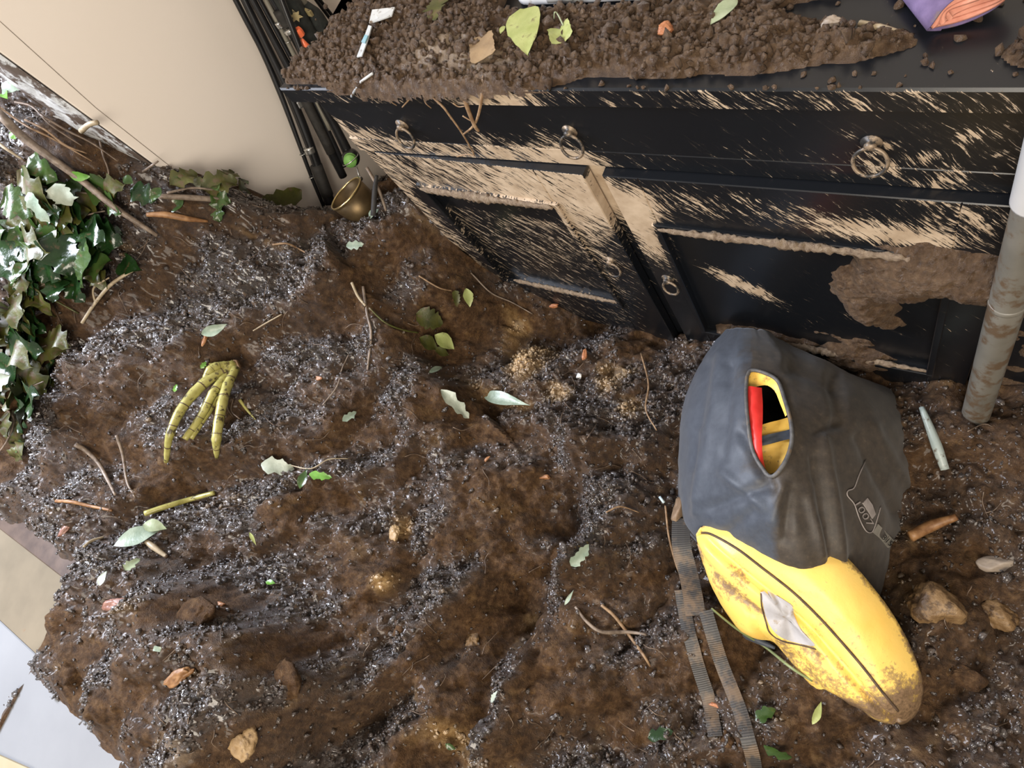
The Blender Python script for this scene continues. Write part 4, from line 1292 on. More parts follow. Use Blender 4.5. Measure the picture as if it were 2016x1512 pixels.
reel = reelrod.part('reel', lathe([(.004, -.040), (.017, -.036), (.023, -.022), (.023, -.006), (.0175, .000)], rc, 20, sp_ax), RODBLK)
reelrod.part('spool', lathe([(.0120, -.004), (.0175, -.002), (.0175, .002), (.0130, .004), (.0125, .011), (.0165, .012), (.0165, .016), (.009, .017), (.007, .020), (.001, .021)], rc, 20, sp_ax), GREENPL, parent=reel, label='green spool')
reelrod.part('bail', torus(rc + sp_ax * .004, (np.cross(sp_ax, (0, 0, 1))) / np.linalg.norm(np.cross(sp_ax, (0, 0, 1))), sp_ax, .024, .0014, 20, 5), STEEL, parent=reel)
reelrod.part('crank_handle', join(tube([rc - sp_ax * .02, rc - sp_ax * .02 + (.02, -.018, -.012), rc + (.024, -.03, -.03)], .0022, 6), rock(rc + np.array((.026, -.032, -.034)), .006, .006, .008, 3)), STEEL, parent=reel)
for i, (a_, b_) in enumerate((((630, 0), (664, 44)), ((622, 0), (659, 50)))):
    rod([(a_[0], a_[1], -1.50), (b_[0], b_[1], -1.50), (700 - i * 8, 112, -1.50)], (.003, .0034, .0040), ('thin dark rod tip right of the sleeves, nearer the cabinet', 'thin dark rod tip right of the sleeves, farther from the cabinet')[i])
# two padded sleeves
for i, (a_, b_, wd_, lab) in enumerate((((563, 0), (640, 135), .019, 'black padded rod sleeve with gold emblem, left of the pair'), ((598, 8), (668, 128), .019, 'black padded rod sleeve, right of the pair'))):
    A_, B_ = xp(a_[0], a_[1], -1.46), xp(b_[0], b_[1], -1.46)
    sl = Thing('rod_sleeve', B_, lab, 'rod sleeve')
    d_ = (A_ - B_) / np.linalg.norm(A_ - B_)
    if i == 0: A_ = A_ + d_ * .4
    path = smooth_path([A_, (A_ + B_) / 2 + (0.004, 0, 0), B_], 14)
    sl.part('sleeve', tube(path, (lambda u: .028 * min(1, .45 + 3 * u)) if i else .027, 14), CANVAS)
    if i == 0:
        e_ = xp(583, 32, -1.43); nrm = CAM - e_; nrm /= np.linalg.norm(nrm)
        uu = d_; vv_ = np.cross(nrm, uu)
        star = []
        for k in range(12):
            rr = (.014 if k % 2 == 0 else .008) * (1.2 if k % 4 == 0 else 1)
            aa = k * math.pi / 6
            star.append(e_ + uu * rr * math.cos(aa) + vv_ * rr * math.sin(aa))
        sl.part('emblem', (star + [q - nrm * .010 for q in star], [tuple(range(12))] + [(k, (k + 1) % 12, 12 + (k + 1) % 12, 12 + k) for k in range(12)]), GOLD, False, label='worn gold emblem')
        sl.part('cuff', tube(smooth_path([xp(548, -24, -1.46), xp(562, 0, -1.46)], 5), .0222, 14), BRASS)
    else:
        sl.part('tip', tube(smooth_path([A_ - d_ * .004, A_ + d_ * .03], 6), [.010, .012, .006], 10), GREYROD)
        sl.part('emblem', (lambda e_: ([e_ + np.array(q) for q in ((-.006, 0, .012), (.008, 0, .004), (.004, 0, -.010), (-.008, 0, -.006))] + [e_ + np.array(q) + (-.004, .01, -.004) for q in ((-.006, 0, .012), (.008, 0, .004), (.004, 0, -.010), (-.008, 0, -.006))], [(0, 1, 2, 3), (0, 4, 5, 1), (1, 5, 6, 2), (2, 6, 7, 3), (3, 7, 4, 0)]))(xp(607, 27, -1.432)), GOLD, False)
# orange clip
oc = Thing('orange_clip', xp(590, 70, -1.42), 'bright orange plastic clip hanging on the fishing rods', 'clip')
a_, b_ = xp(584, 57, -1.42), xp(594, 70, -1.42)
oc.part('clip_head', tube(smooth_path([a_, b_], 5), [.009, .0105, .010, .009], 8), ORANGE, False)
a_, b_, c2 = xp(594, 76, -1.42), xp(602, 90, -1.42), xp(612, 100, -1.42)
oc.part('clip_tail', tube(smooth_path([a_, b_, c2], 8), [.003, .007, .009, .007], 8), ORANGE)
oc.part('clip_ring', tube(smooth_path([xp(592, 69, -1.42), xp(595, 77, -1.42)], 4), .0015, 5), STEEL)

# brass pot
pc = xp(681, 381, -1.33)
pot_ax = np.array((-.34, .12, 1.0)); pot_ax /= np.linalg.norm(pot_ax)
pot = Thing('brass_pot', pc - pot_ax * .20, 'small round brass pot with open mouth standing in the mud below the rods', 'pot')
R_ = .050
pot.part('pot_body', lathe([(.0005, -.16), (R_ * .8, -.16), (R_ * .86, -.12), (R_ * .95, -.05), (R_, -.002), (R_ - .002, -.002), (R_ * .93, -.05), (R_ * .84, -.12), (R_ * .77, -.152), (.0005, -.154)], pc, 40, pot_ax), BRASS)
ux = np.cross(pot_ax, (0, 1, 0)); ux /= np.linalg.norm(ux)
pot.part('rim', torus(pc, ux, np.cross(pot_ax, ux), R_, .0026, 48, 8), RIM)
# plastered twigs and leaf by the pot
single('stick', tube(smooth_path([xp(742, 345, -1.22), xp(738, 372, -1.22), xp(735, 425, -1.22)], 10), [.004, .006, .007], 7), GRIP, 'dark upright stick between brass pot and cabinet end', 'stick')
single('stick', tube(smooth_path([xp(722, 330, -1.25), xp(745, 372, -1.22), xp(760, 415, -1.2)], 10), [.004, .004, .003], 7), BARK, 'slanting dark stick against the cabinet end beside the pot', 'stick')

# ------------------------------------------------------------------ grey pole
pz0 = .02
pl = Thing('pole', (.062, .512, pz0), 'grey mud-streaked upright pole with white upper sleeve before the cabinet right end', 'pole')
pb = on_plane(1912, 848, 2, .05); ax_p = on_plane(2034, 420, 2, .72) - pb; ax_p /= ax_p[2]; pb = pb - ax_p * (.05 - pz0); rad_ = .0225
PP = [pb + ax_p * z for z in np.linspace(0, .80, 30)]
pl.part('shaft', tube(PP, rad_, 28), POLE)
pl.part('collar', tube([pb + ax_p * z for z in (.50, .502, .508, .51)], [rad_ + .0004, rad_ + .001, rad_ + .001, rad_ + .0004], 28), POLE)
pl.part('sleeve', tube([pb + ax_p * z for z in (.722, .725, .9, 1.1)], rad_ + .003, 28), POLEW, label='white plastic sleeve')
Vb, Fb = rock(pb + np.array((0, 0, .07)), .05, .045, .05, 31, .3, .3)
single('mud_clod', (Vb, Fb), SOIL, 'muddy clod wrapped round the foot of the grey pole', 'clod')

# ------------------------------------------------------------------ black buoyancy vest / bag lying on the mud
SEC = [  # pairs of (photo spot, height) from the left rim over the ridge to the right rim
    [((1425, 655), .145), ((1430, 648), .17), ((1452, 645), .195), ((1490, 648), .20), ((1530, 662), .185), ((1555, 684), .15), ((1560, 700), .10)],
    [((1392, 700), .08), ((1400, 690), .19), ((1440, 680), .265), ((1500, 690), .285), ((1570, 705), .26), ((1640, 720), .18), ((1665, 735), .06)],
    [((1358, 765), .06), ((1366, 755), .19), ((1425, 740), .295), ((1500, 755), .335), ((1590, 760), .30), ((1690, 765), .21), ((1765, 775), .05)],
    [((1342, 830), .06), ((1348, 825), .20), ((1415, 820), .315), ((1500, 830), .365), ((1600, 830), .33), ((1720, 830), .22), ((1806, 840), .05)],
    [((1336, 905), .06), ((1342, 900), .20), ((1410, 895), .325), ((1510, 905), .375), ((1610, 905), .335), ((1730, 905), .21), ((1808, 905), .05)],
    [((1336, 975), .06), ((1345, 970), .20), ((1420, 965), .325), ((1520, 975), .365), ((1620, 985), .32), ((1720, 980), .21), ((1790, 985), .05)],
    [((1345, 1035), .06), ((1352, 1030), .19), ((1430, 1030), .30), ((1530, 1050), .335), ((1630, 1060), .295), ((1710, 1060), .20), ((1772, 1065), .05)],
    [((1375, 1075), .06), ((1382, 1070), .16), ((1450, 1085), .25), ((1545, 1115), .285), ((1630, 1130), .255), ((1700, 1130), .18), ((1752, 1140), .05)],
    [((1420, 1100), .05), ((1430, 1105), .12), ((1480, 1125), .17), ((1560, 1160), .20), ((1630, 1175), .19), ((1690, 1178), .14), ((1735, 1182), .05)],
]
GP = np.array([[on_plane(q[0][0], q[0][1], 2, q[1]) for q in row] for row in SEC])
NU, NV = 110, 110
rows = np.array([smooth_path(r_, NV) for r_ in GP])                      # (9, NV, 3)
surf = np.array([smooth_path(rows[:, j], NU) for j in range(NV)]).transpose(1, 0, 2)   # (NU, NV, 3)
U2, V2_ = np.meshgrid(np.linspace(0, 1, NU), np.linspace(0, 1, NV), indexing='ij')
du = np.gradient(surf, axis=0); dv = np.gradient(surf, axis=1)
nrm = np.cross(dv, du); nrm /= np.linalg.norm(nrm, axis=2)[..., None] + 1e-9
FLIP = nrm[NU // 2, NV // 2, 2] < 0
if FLIP: nrm = -nrm
pu, pv_, _ = proj(surf)


def fold_line(p0, p1, wd, amp):
    """a soft crease or ridge along a line of the cloth between two photo spots"""
    a_ = np.array(p0, float); b_ = np.array(p1, float); d_ = b_ - a_; L2 = d_ @ d_
    t_ = np.clip(((pu - a_[0]) * d_[0] + (pv_ - a_[1]) * d_[1]) / L2, 0, 1)
    dist = np.hypot(pu - a_[0] - t_ * d_[0], pv_ - a_[1] - t_ * d_[1])
    return amp * np.exp(-(dist / wd) ** 2)


dsp = (fbm(U2 * 6, V2_ * 9, 61, 3) - .5) * .012 + (fbm(U2 * 22, V2_ * 22, 62, 2) - .5) * .0025
for f_ in (((1395, 720), (1360, 920), 9, -.006), ((1420, 700), (1375, 980), 10, .006), ((1440, 720), (1420, 900), 9, -.005), ((1460, 850), (1520, 960), 12, -.008), ((1400, 1000), (1500, 960), 12, -.008), ((1420, 930), (1505, 1000), 10, .006),
           ((1380, 850), (1370, 1010), 8, .005), ((1560, 720), (1640, 760), 16, -.008), ((1640, 740), (1650, 830), 12, -.008), ((1650, 830), (1610, 850), 12, -.006), ((1620, 860), (1660, 1120), 10, .009), ((1600, 900), (1640, 1130), 9, -.008),
           ((1690, 860), (1760, 1010), 10, -.007), ((1720, 840), (1790, 960), 10, .006), ((1540, 960), (1520, 1020), 12, .008), ((1555, 960), (1545, 1060), 10, -.006), ((1590, 980), (1620, 1090), 9, .006), ((1480, 1010), (1430, 1050), 12, -.006)):
    dsp += fold_line(*f_)
surf = surf + nrm * dsp[..., None]
pu, pv_, _ = proj(surf)
HOLE = smooth_path([(1471, 742, 0), (1479, 730, 0), (1503, 734, 0), (1530, 750, 0), (1544, 785, 0), (1556, 830, 0), (1558, 870, 0), (1545, 910, 0), (1521, 938, 0), (1500, 921, 0), (1482, 886, 0), (1473, 830, 0), (1469, 780, 0), (1471, 742, 0)], 80)[:, :2]


def in_poly(px, py, poly):
    ins = np.zeros(np.shape(px), bool); j = len(poly) - 1
    for i in range(len(poly)):
        xi, yi = poly[i]; xj, yj = poly[j]
        c_ = ((yi > py) != (yj > py)) & (px < (xj - xi) * (py - yi) / (yj - yi + 1e-12) + xi)
        ins ^= c_; j = i
    return ins


full_F = [(i * NV + j, i * NV + j + 1, (i + 1) * NV + j + 1, (i + 1) * NV + j) for i in range(NU - 1) for j in range(NV - 1)]
if FLIP: full_F = [f[::-1] for f in full_F]
SV = surf.reshape(-1, 3)
bag_bvh = BVHTree.FromPolygons([tuple(v) for v in SV], full_F)


def on_bag(px, py, lift=0.0):
    d = Vector(ray(px, py)); loc, n_, _, dist = bag_bvh.ray_cast(Vector(CAM), d)
    if loc is None:
        return on_plane(px, py, 2, .2)
    q = np.array(loc); n_ = np.array(n_)
    if n_ @ ray(px, py) > 0: n_ = -n_
    return q + n_ * lift


cu = (pu.reshape(NU, NV)[:-1, :-1] + pu.reshape(NU, NV)[1:, 1:]) / 2; cv = (pv_.reshape(NU, NV)[:-1, :-1] + pv_.reshape(NU, NV)[1:, 1:]) / 2
drop = in_poly(cu, cv, HOLE)
Fk = [f for f, d_ in zip(full_F, drop.ravel()) if not d_]
vest = Thing('buoyancy_vest', (-.2, .33, .05), 'black muddy buoyancy vest with an oval armhole showing yellow and red lining', 'vest')
body = vest.part('shell', (SV, Fk), NYLON)
# pull the cut edge onto the oval
me = body.data
edge_count = {}
for f in Fk:
    for a_, b_ in zip(f, f[1:] + f[:1]): edge_count[frozenset((a_, b_))] = edge_count.get(frozenset((a_, b_)), 0) + 1
hole_c = HOLE.mean(0)
puf, pvf = pu.ravel(), pv_.ravel()
for e_, n_ in edge_count.items():
    if n_ == 1:
        for vi in e_:
            if abs(puf[vi] - hole_c[0]) < 75 and abs(pvf[vi] - hole_c[1]) < 135:
                k_ = np.argmin(np.hypot(HOLE[:, 0] - puf[vi], HOLE[:, 1] - pvf[vi]))
                q = on_bag(HOLE[k_, 0], HOLE[k_, 1]) - vest.org
                me.vertices[vi].co = Vector(q)
stain = np.clip((pu - 1420) / 130 + .25 * (pv_ < 760) * (pu > 1480), 0, 1) * np.clip((1500 - np.abs(pu - 1600) * 1.1 - 600) / 600, .25, 1)
stain = stain * (1 - .65 * np.clip((pv_ - 930) / 50, 0, 1) * np.clip((1545 - pu) / 30, 0, 1))
at = me.attributes.new('stain', 'FLOAT', 'POINT'); at.data.foreach_set('value', stain.ravel().astype(np.float32))
sm_ = body.modifiers.new('thickness', 'SOLIDIFY'); sm_.thickness = .004; sm_.offset = -1
# binding of the armhole
rimP = [on_bag(x, y, .001) for x, y in HOLE[:-1]]
vest.part('armhole_binding', tube(np.array(rimP + [rimP[0]]), .0036, 8, False), RIMCL)
# lining: strips inside the hole, set back
def inner(px, py, depth): return on_bag(px, py, 0) + np.array(ray(px, py)) / np.linalg.norm(ray(px, py)) * depth


def patch_between(A_pts, B_pts, dA, dB, n=16, m=8, bulge=.0):
    a_ = smooth_path([(*q, 0) for q in A_pts], n)[:, :2]; b_ = smooth_path([(*q, 0) for q in B_pts], n)[:, :2]
    V = []
    for i in range(n):
        pa, pb_ = inner(*a_[i], dA), inner(*b_[i], dB)
        for j in range(m):
            s_ = j / (m - 1); q = pa * (1 - s_) + pb_ * s_
            V.append(q + np.array((0, 0, 1)) * bulge * math.sin(math.pi * s_) + np.array((0, 0, .0015)) * math.sin(i * 1.9 + j))
    return V, [(i * m + j, i * m + j + 1, (i + 1) * m + j + 1, (i + 1) * m + j) for i in range(n - 1) for j in range(m - 1)]


vest.part('yellow_lining', patch_between([(1469, 742), (1478, 728), (1505, 732), (1534, 750), (1546, 785), (1553, 815)], [(1472, 765), (1486, 763), (1505, 758), (1524, 768), (1536, 795), (1546, 820)], .003, .022), YELLOW, label='yellow lining at the top of the armhole')
vest.part('red_panel', patch_between([(1468, 762), (1470, 820), (1474, 860), (1484, 895), (1502, 926)], [(1500, 764), (1502, 810), (1500, 860), (1502, 900), (1510, 932)], .006, .014, bulge=.006), RED, label='red strip inside the armhole')
vest.part('yellow_back', patch_between([(1495, 838), (1500, 870), (1500, 900), (1508, 935)], [(1562, 818), (1566, 860), (1560, 890), (1545, 925)], .045, .035), YELLOW, label='mud-smeared yellow cloth deep in the armhole')
vest.part('black_strap', patch_between([(1496, 860), (1497, 868), (1498, 878)], [(1566, 842), (1566, 852), (1566, 862)], .040, .030, 6, 8), NYLON)
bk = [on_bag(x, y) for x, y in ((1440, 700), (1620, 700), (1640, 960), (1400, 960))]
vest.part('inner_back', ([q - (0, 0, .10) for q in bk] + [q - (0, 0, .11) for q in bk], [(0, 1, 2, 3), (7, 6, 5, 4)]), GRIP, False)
# badge: pointed outline, emblem and letters
bd = [(1703, 906), (1690, 935), (1680, 960), (1668, 966), (1667, 976), (1680, 992), (1690, 1020), (1702, 1043), (1712, 1048), (1719, 1040), (1728, 1012), (1732, 998)]
vest.part('badge_outline', tube(np.array([on_bag(x, y, .0015) for x, y in smooth_path([(a_, b_, 0) for a_, b_ in bd], 50)[:, :2]]), .0011, 6), LOGO)
bc = smooth_path([(1697, 990, 0), (1706, 980, 0), (1716, 994, 0), (1722, 1012, 0), (1716, 1021, 0), (1707, 1005, 0)], 6)[:, :2]
vest.part('badge_emblem', ([on_bag(x, y, .002) for x, y in bc] + [on_bag(x, y, -.001) for x, y in bc], [tuple(range(6))] + [(i, (i + 1) % 6, 6 + (i + 1) % 6, 6 + i) for i in range(6)]), LOGO, False)


def text_on(body_txt, p_from, p_to, height_px, mat, name, place):
    """lettering laid on cloth: text mesh whose points are dropped onto the surface"""
    cu_ = bpy.data.curves.new(name, 'FONT'); cu_.body = body_txt; cu_.size = 1.0; cu_.resolution_u = 3
    tmp = bpy.data.objects.new(name, cu_)
    COL.objects.link(tmp)
    dg = bpy.context.evaluated_depsgraph_get(); dg.update()
    mt = bpy.data.meshes.new_from_object(tmp.evaluated_get(dg))
    bpy.data.objects.remove(tmp)
    co = np.array([v.co[:2] for v in mt.vertices]); fc = [tuple(p_.vertices) for p_ in mt.polygons]
    bpy.data.meshes.remove(mt)
    w_ = co[:, 0].max() - co[:, 0].min(); h_ = co[:, 1].max() - co[:, 1].min()
    a_ = np.array(p_from, float); b_ = np.array(p_to, float); d_ = b_ - a_; up_ = np.array((d_[1], -d_[0])); up_ /= np.linalg.norm(up_)
    V = [place(*(a_ + d_ * (x - co[:, 0].min()) / w_ + up_ * height_px * (y - co[:, 1].min()) / h_)) for x, y in co]
    return V, fc


vest.part('badge_letters', text_on('1007', (1680, 994), (1708, 1038), 13, LOGO, 'badge_letters', lambda x, y: on_bag(x, y, .0022)), LOGO, False)
tagq = smooth_path([(1716, 1046, 0), (1726, 1031, 0), (1757, 1063, 0), (1747, 1078, 0)], 4)[:, :2]
tg = vest.part('tag', ([on_bag(x, y, .003) for x, y in tagq] + [on_bag(x, y, .0) for x, y in tagq], [(0, 1, 2, 3), (0, 4, 5, 1), (1, 5, 6, 2), (2, 6, 7, 3), (3, 7, 4, 0)]), TAGM, False)
vest.part('tag_print', text_on('315', (1730, 1058), (1747, 1075), 11, INK, 'tag_print', lambda x, y: on_bag(x, y, .0045)), INK, False, parent=tg)


def strap(pts, width, name='strap', owner=vest, lab=None, th=.0022):
    """flat webbing through photo spots; each spot with its lift off the soil"""
    P = smooth_path([hit(x, y) + np.array((0, 0, l)) for x, y, l in pts], 60)
    for i in range(len(P)): P[i, 2] = max(P[i, 2], soil_z(P[i, 0], P[i, 1]) + .004)
    for _ in range(14):
        P[1:-1] = P[1:-1] * .5 + (P[2:] + P[:-2]) * .25
    for i in range(len(P)): P[i, 2] = max(P[i, 2], soil_z(P[i, 0], P[i, 1]) + .002)
    for _ in range(4):
        P[1:-1] = P[1:-1] * .5 + (P[2:] + P[:-2]) * .25
    T = np.gradient(P, axis=0); T /= np.linalg.norm(T, axis=1)[:, None]
    V = []; uv = []; L = 0
    for i in range(len(P)):
        v2c = CAM - P[i]; v2c /= np.linalg.norm(v2c)
        nn = np.array((0.1, 0.0, 1.0)) * .7 + v2c * .3; s_ = np.cross(T[i], nn); s_ /= np.linalg.norm(s_); nn = np.cross(s_, T[i])
        if i: L += np.linalg.norm(P[i] - P[i - 1])
        for c_, hh_ in ((-.5, 0), (-.5, th), (-.2, th * 1.3), (.2, th * 1.3), (.5, th), (.5, 0)):
            V.append(P[i] + s_ * width * c_ + nn * hh_); uv.append(L)
    k = 6
    Fs = [(i * k + j, (i + 1) * k + j, (i + 1) * k + (j + 1) % k, i * k + (j + 1) % k) for i in range(len(P) - 1) for j in range(k)] + [tuple(range(k - 1, -1, -1)), tuple((len(P) - 1) * k + j for j in range(k))]
    o = owner.part(name, (V, Fs), WEB, False, None, lab)
    ul = o.data.uv_layers.new(name='UVMap')
    for lp in o.data.loops: ul.data[lp.index].uv = (uv[lp.vertex_index] * 75, 0)
    return o


strap([(1362, 1040, .10), (1357, 1085, .075), (1366, 1130, .06), (1374, 1180, .045), (1376, 1215, .03)], .036, lab='broad mud-coated strap end')
strap([(1348, 1165, .030), (1354, 1215, .020), (1366, 1270, .012), (1382, 1330, .010), (1400, 1385, .008), (1410, 1450, .006)], .025)
strap([(1395, 1205, .030), (1408, 1255, .020), (1424, 1310, .014), (1446, 1365, .012), (1466, 1420, .010), (1482, 1480, .010), (1490, 1530, .010)], .025)
c_ = hit(1338, 1010)
vest.part('side_flap', rock(c_ + np.array((.012, 0, .045)), .016, .045, .05, 44, .2, .15), REDWOOD if False else plain('mud_coated_flap', (0.16, 0.10, 0.055), (0.24, 0.16, 0.095), .6, 40, .4), True, label='mud-coated side flap')

# ------------------------------------------------------------------ yellow pouch with dark piping
YO = [(1370, 1052), (1382, 1036), (1420, 1022), (1470, 1017), (1520, 1020), (1570, 1034), (1622, 1062), (1672, 1102), (1714, 1150), (1752, 1200), (1786, 1258), (1806, 1306), (1818, 1345), (1814, 1385), (1800, 1412), (1776, 1426), (1740, 1420), (1690, 1400), (1640, 1378), (1600, 1350), (1570, 1318), (1540, 1282), (1520, 1262), (1490, 1256), (1455, 1236), (1420, 1190), (1395, 1140), (1376, 1085)]
PA, PB, PC = on_plane(1372, 1050, 2, .235), on_plane(1812, 1380, 2, .135), on_plane(1640, 1075, 2, .262)
pn = np.cross(PB - PA, PC - PA); pn /= np.linalg.norm(pn)
if pn[2] < 0: pn = -pn


def on_pl(px, py):
    d = ray(px, py); return CAM + d * ((pn @ (PA - CAM)) / (pn @ d))


outl = np.array([on_pl(*q) for q in YO])
cen = outl.mean(0)
e1 = PB - PA; e1 /= np.linalg.norm(e1); e2 = np.cross(pn, e1)
ol2 = np.stack([(outl - PA) @ e1, (outl - PA) @ e2], 1)
ol2 = smooth_path(np.hstack([np.vstack([ol2, ol2[:1]]), np.zeros((len(ol2) + 1, 1))]), 97)[:-1, :2]
NR = 26; NA = len(ol2)
ax0, ax1 = ol2[:, 0].min(), ol2[:, 0].max()
# spine: the pouch's own midline
def spine(x):
    c_ = []
    for xx in np.atleast_1d(x):
        ys_ = []
        for i in range(NA):
            a_, b_ = ol2[i], ol2[(i + 1) % NA]
            if (a_[0] - xx) * (b_[0] - xx) <= 0 and a_[0] != b_[0]:
                ys_.append(a_[1] + (b_[1] - a_[1]) * (xx - a_[0]) / (b_[0] - a_[0]))
        c_.append((min(ys_) + max(ys_)) / 2 if len(ys_) > 1 else 0)
    return np.array(c_)


PIPE = [(1378, 1049), (1400, 1052), (1450, 1080), (1500, 1118), (1560, 1165), (1612, 1215), (1660, 1268), (1700, 1315), (1735, 1360), (1768, 1400)]
pip2 = np.array([(((on_pl(*q)) - PA) @ e1, ((on_pl(*q)) - PA) @ e2) for q in PIPE])


def dist_poly(pts, x, y):
    best = np.full(np.shape(x), 9.0)
    for a_, b_ in zip(pts[:-1], pts[1:]):
        d_ = b_ - a_; t_ = np.clip(((x - a_[0]) * d_[0] + (y - a_[1]) * d_[1]) / (d_ @ d_), 0, 1)
        best = np.minimum(best, np.hypot(x - a_[0] - t_ * d_[0], y - a_[1] - t_ * d_[1]))
    return best


FLAP = [(1515, 1262), (1512, 1245), (1508, 1215), (1500, 1190)]
CRS = [np.array([((on_pl(*q) - PA) @ e1, (on_pl(*q) - PA) @ e2) for q in ln]) for ln in
       ([(1376, 1082), (1420, 1110), (1470, 1150), (1510, 1175), (1560, 1200), (1620, 1260)], [(1498, 1170), (1506, 1215), (1515, 1245), (1560, 1268), (1606, 1280)], [(1560, 1200), (1580, 1260), (1620, 1330), (1700, 1380)])]
closed = np.vstack([ol2, ol2[:1]])


def dome(x, y):
    e = dist_poly(closed, x, y)
    h = .052 * (1 - np.exp(-e / .026)) + .010 * np.clip(e / .05, 0, 1)
    h = h - .016 * np.exp(-(dist_poly(pip2, x, y) / .007) ** 2)
    h = h - .010 * np.exp(-(dist_poly(CRS[0], x, y) / .011) ** 2) - .007 * np.exp(-(dist_poly(CRS[1], x, y) / .006) ** 2) - .009 * np.exp(-(dist_poly(CRS[2], x, y) / .012) ** 2)
    h = h + .006 * (fbm(x * 22, y * 22, 71, 3) - .5) + .003 * (fbm(x * 70, y * 70, 72, 2) - .5)
    return np.where(e < 1e-6, 0, h)


Vt = []; Vbm = []
cen2 = np.array([spine((ax0 + ax1) / 2)[0]])
for r_ in range(NR):
    s_ = 1 - r_ / NR
    for a_ in range(NA):
        q = ol2[a_]; xm = (ax0 + ax1) / 2 + (q[0] - (ax0 + ax1) / 2) * .80
        c2_ = np.array((xm, 0.0)); c2_[1] = np.interp(xm, np.linspace(ax0 + .005, ax1 - .005, 30), SPN) if 'SPN' in globals() else 0
        Vt.append((q, a_, s_))
SPX = np.linspace(ax0 + .005, ax1 - .005, 30); SPN = spine(SPX)
V2d = []
for r_ in range(NR + 1):
    s_ = 1 - r_ / NR
    for a_ in range(NA):
        q = ol2[a_]; xm = (ax0 + ax1) / 2 + (q[0] - (ax0 + ax1) / 2) * .80
        c2_ = np.array((xm, np.interp(xm, SPX, SPN)))
        V2d.append(c2_ + (q - c2_) * s_)
V2d = np.array(V2d)
ht = dome(V2d[:, 0], V2d[:, 1]); ht[:NA] = 0
T3 = PA + V2d[:, :1] * e1 + V2d[:, 1:] * e2 + ht[:, None] * pn
B3 = PA + V2d[:, :1] * e1 + V2d[:, 1:] * e2 - (ht * .55)[:, None] * pn
nT = len(T3)
Fy = []
for r_ in range(NR):
    for a_ in range(NA):
        q = (r_ * NA + a_, r_ * NA + (a_ + 1) % NA, (r_ + 1) * NA + (a_ + 1) % NA, (r_ + 1) * NA + a_)
        Fy.append(q)
        Fy.append(tuple((nT + i if i >= NA else i) for i in q[::-1]))
YV = np.vstack([T3, B3])
pouch = Thing('yellow_pouch', (.0, .0, .08), 'bright yellow padded pouch with brown piping and mud stains beside the vest', 'pouch')
yb = pouch.part('cushion', fix_normals([tuple(v) for v in YV], Fy), POUCH)
co = np.array([v.co for v in yb.data.vertices]) + pouch.org
yu, yv, _ = proj(co)
stn = np.clip((yv - 1225) / 420, 0, .5) + .62 * np.exp(-((yu - 1790) / 55) ** 2 - ((yv - 1395) / 60) ** 2) + .7 * np.exp(-((yu - 1650) / 90) ** 2 - ((yv - 1395) / 25) ** 2) + .35 * np.exp(-((yu - 1560) / 70) ** 2 - ((yv - 1290) / 60) ** 2) + .45 * np.exp(-((yu - 1440) / 40) ** 2 - ((yv - 1150) / 50) ** 2)
stn += .45 * np.exp(-(np.minimum(dist_poly(CRS[0], (co - PA) @ e1, (co - PA) @ e2), .1) / .010) ** 2) + .5 * np.exp(-(dist_poly(closed, (co - PA) @ e1, (co - PA) @ e2) / .006) ** 2)
stn += .35 * np.exp(-((yu - 1600) / 40) ** 2 - ((yv - 1180) / 30) ** 2)
at = yb.data.attributes.new('stain', 'FLOAT', 'POINT'); at.data.foreach_set('value', stn.astype(np.float32))


def on_pouch(px, py, lift=0.0):
    q = on_pl(px, py)
    for _ in range(6):
        x, y = (q - PA) @ e1, (q - PA) @ e2
        h = float(dome(np.array([x]), np.array([y]))[0])
        d = ray(px, py); q = CAM + d * ((pn @ (PA + pn * (h + lift) - CAM)) / (pn @ d))
    return q


pipP = np.array([on_pouch(x, y, .0015) for x, y in smooth_path([(a_, b_, 0) for a_, b_ in PIPE], 60)[:, :2]])
pouch.part('piping', tube(pipP, .0022, 7), PIPING, label='dark brown piping')
sm2 = smooth_path([(a_, b_, 0) for a_, b_ in ((1498, 1168), (1500, 1195), (1508, 1225), (1516, 1246), (1540, 1262), (1575, 1270), (1606, 1278))], 40)[:, :2]
pouch.part('flap_seam', tube(np.array([on_pouch(x, y, .0008) for x, y in sm2]), .0014, 6), PIPING)
PQ = [(1497, 1166), (1512, 1163), (1528, 1172), (1545, 1182), (1561, 1194), (1563, 1210), (1576, 1238), (1592, 1256), (1604, 1272), (1570, 1266), (1540, 1256), (1521, 1240), (1507, 1212)]
rings = []
pc2 = np.mean(PQ, 0)
Vp = []
PQs = smooth_path([(a_, b_, 0) for a_, b_ in PQ + PQ[:1]], 40)[:-1, :2]
for s_ in (1, .66, .33, .03):
    for q in PQs:
        z_ = pc2 + (q - pc2) * s_; Vp.append(on_pouch(z_[0], z_[1], .0008 if s_ == 1 else .0022))
k = len(PQs)
pouch.part('grey_patch', (Vp, [(r_ * k + i, r_ * k + (i + 1) % k, (r_ + 1) * k + (i + 1) % k, (r_ + 1) * k + i) for r_ in range(3) for i in range(k)] + [tuple(3 * k + i for i in range(k))]), PATCH, label='grey-white patch with grime')
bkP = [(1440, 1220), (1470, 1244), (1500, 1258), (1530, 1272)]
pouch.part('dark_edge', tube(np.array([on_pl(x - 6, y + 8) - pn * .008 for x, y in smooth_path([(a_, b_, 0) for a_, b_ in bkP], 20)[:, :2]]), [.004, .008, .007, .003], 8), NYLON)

# ------------------------------------------------------------------ things lying on the mud


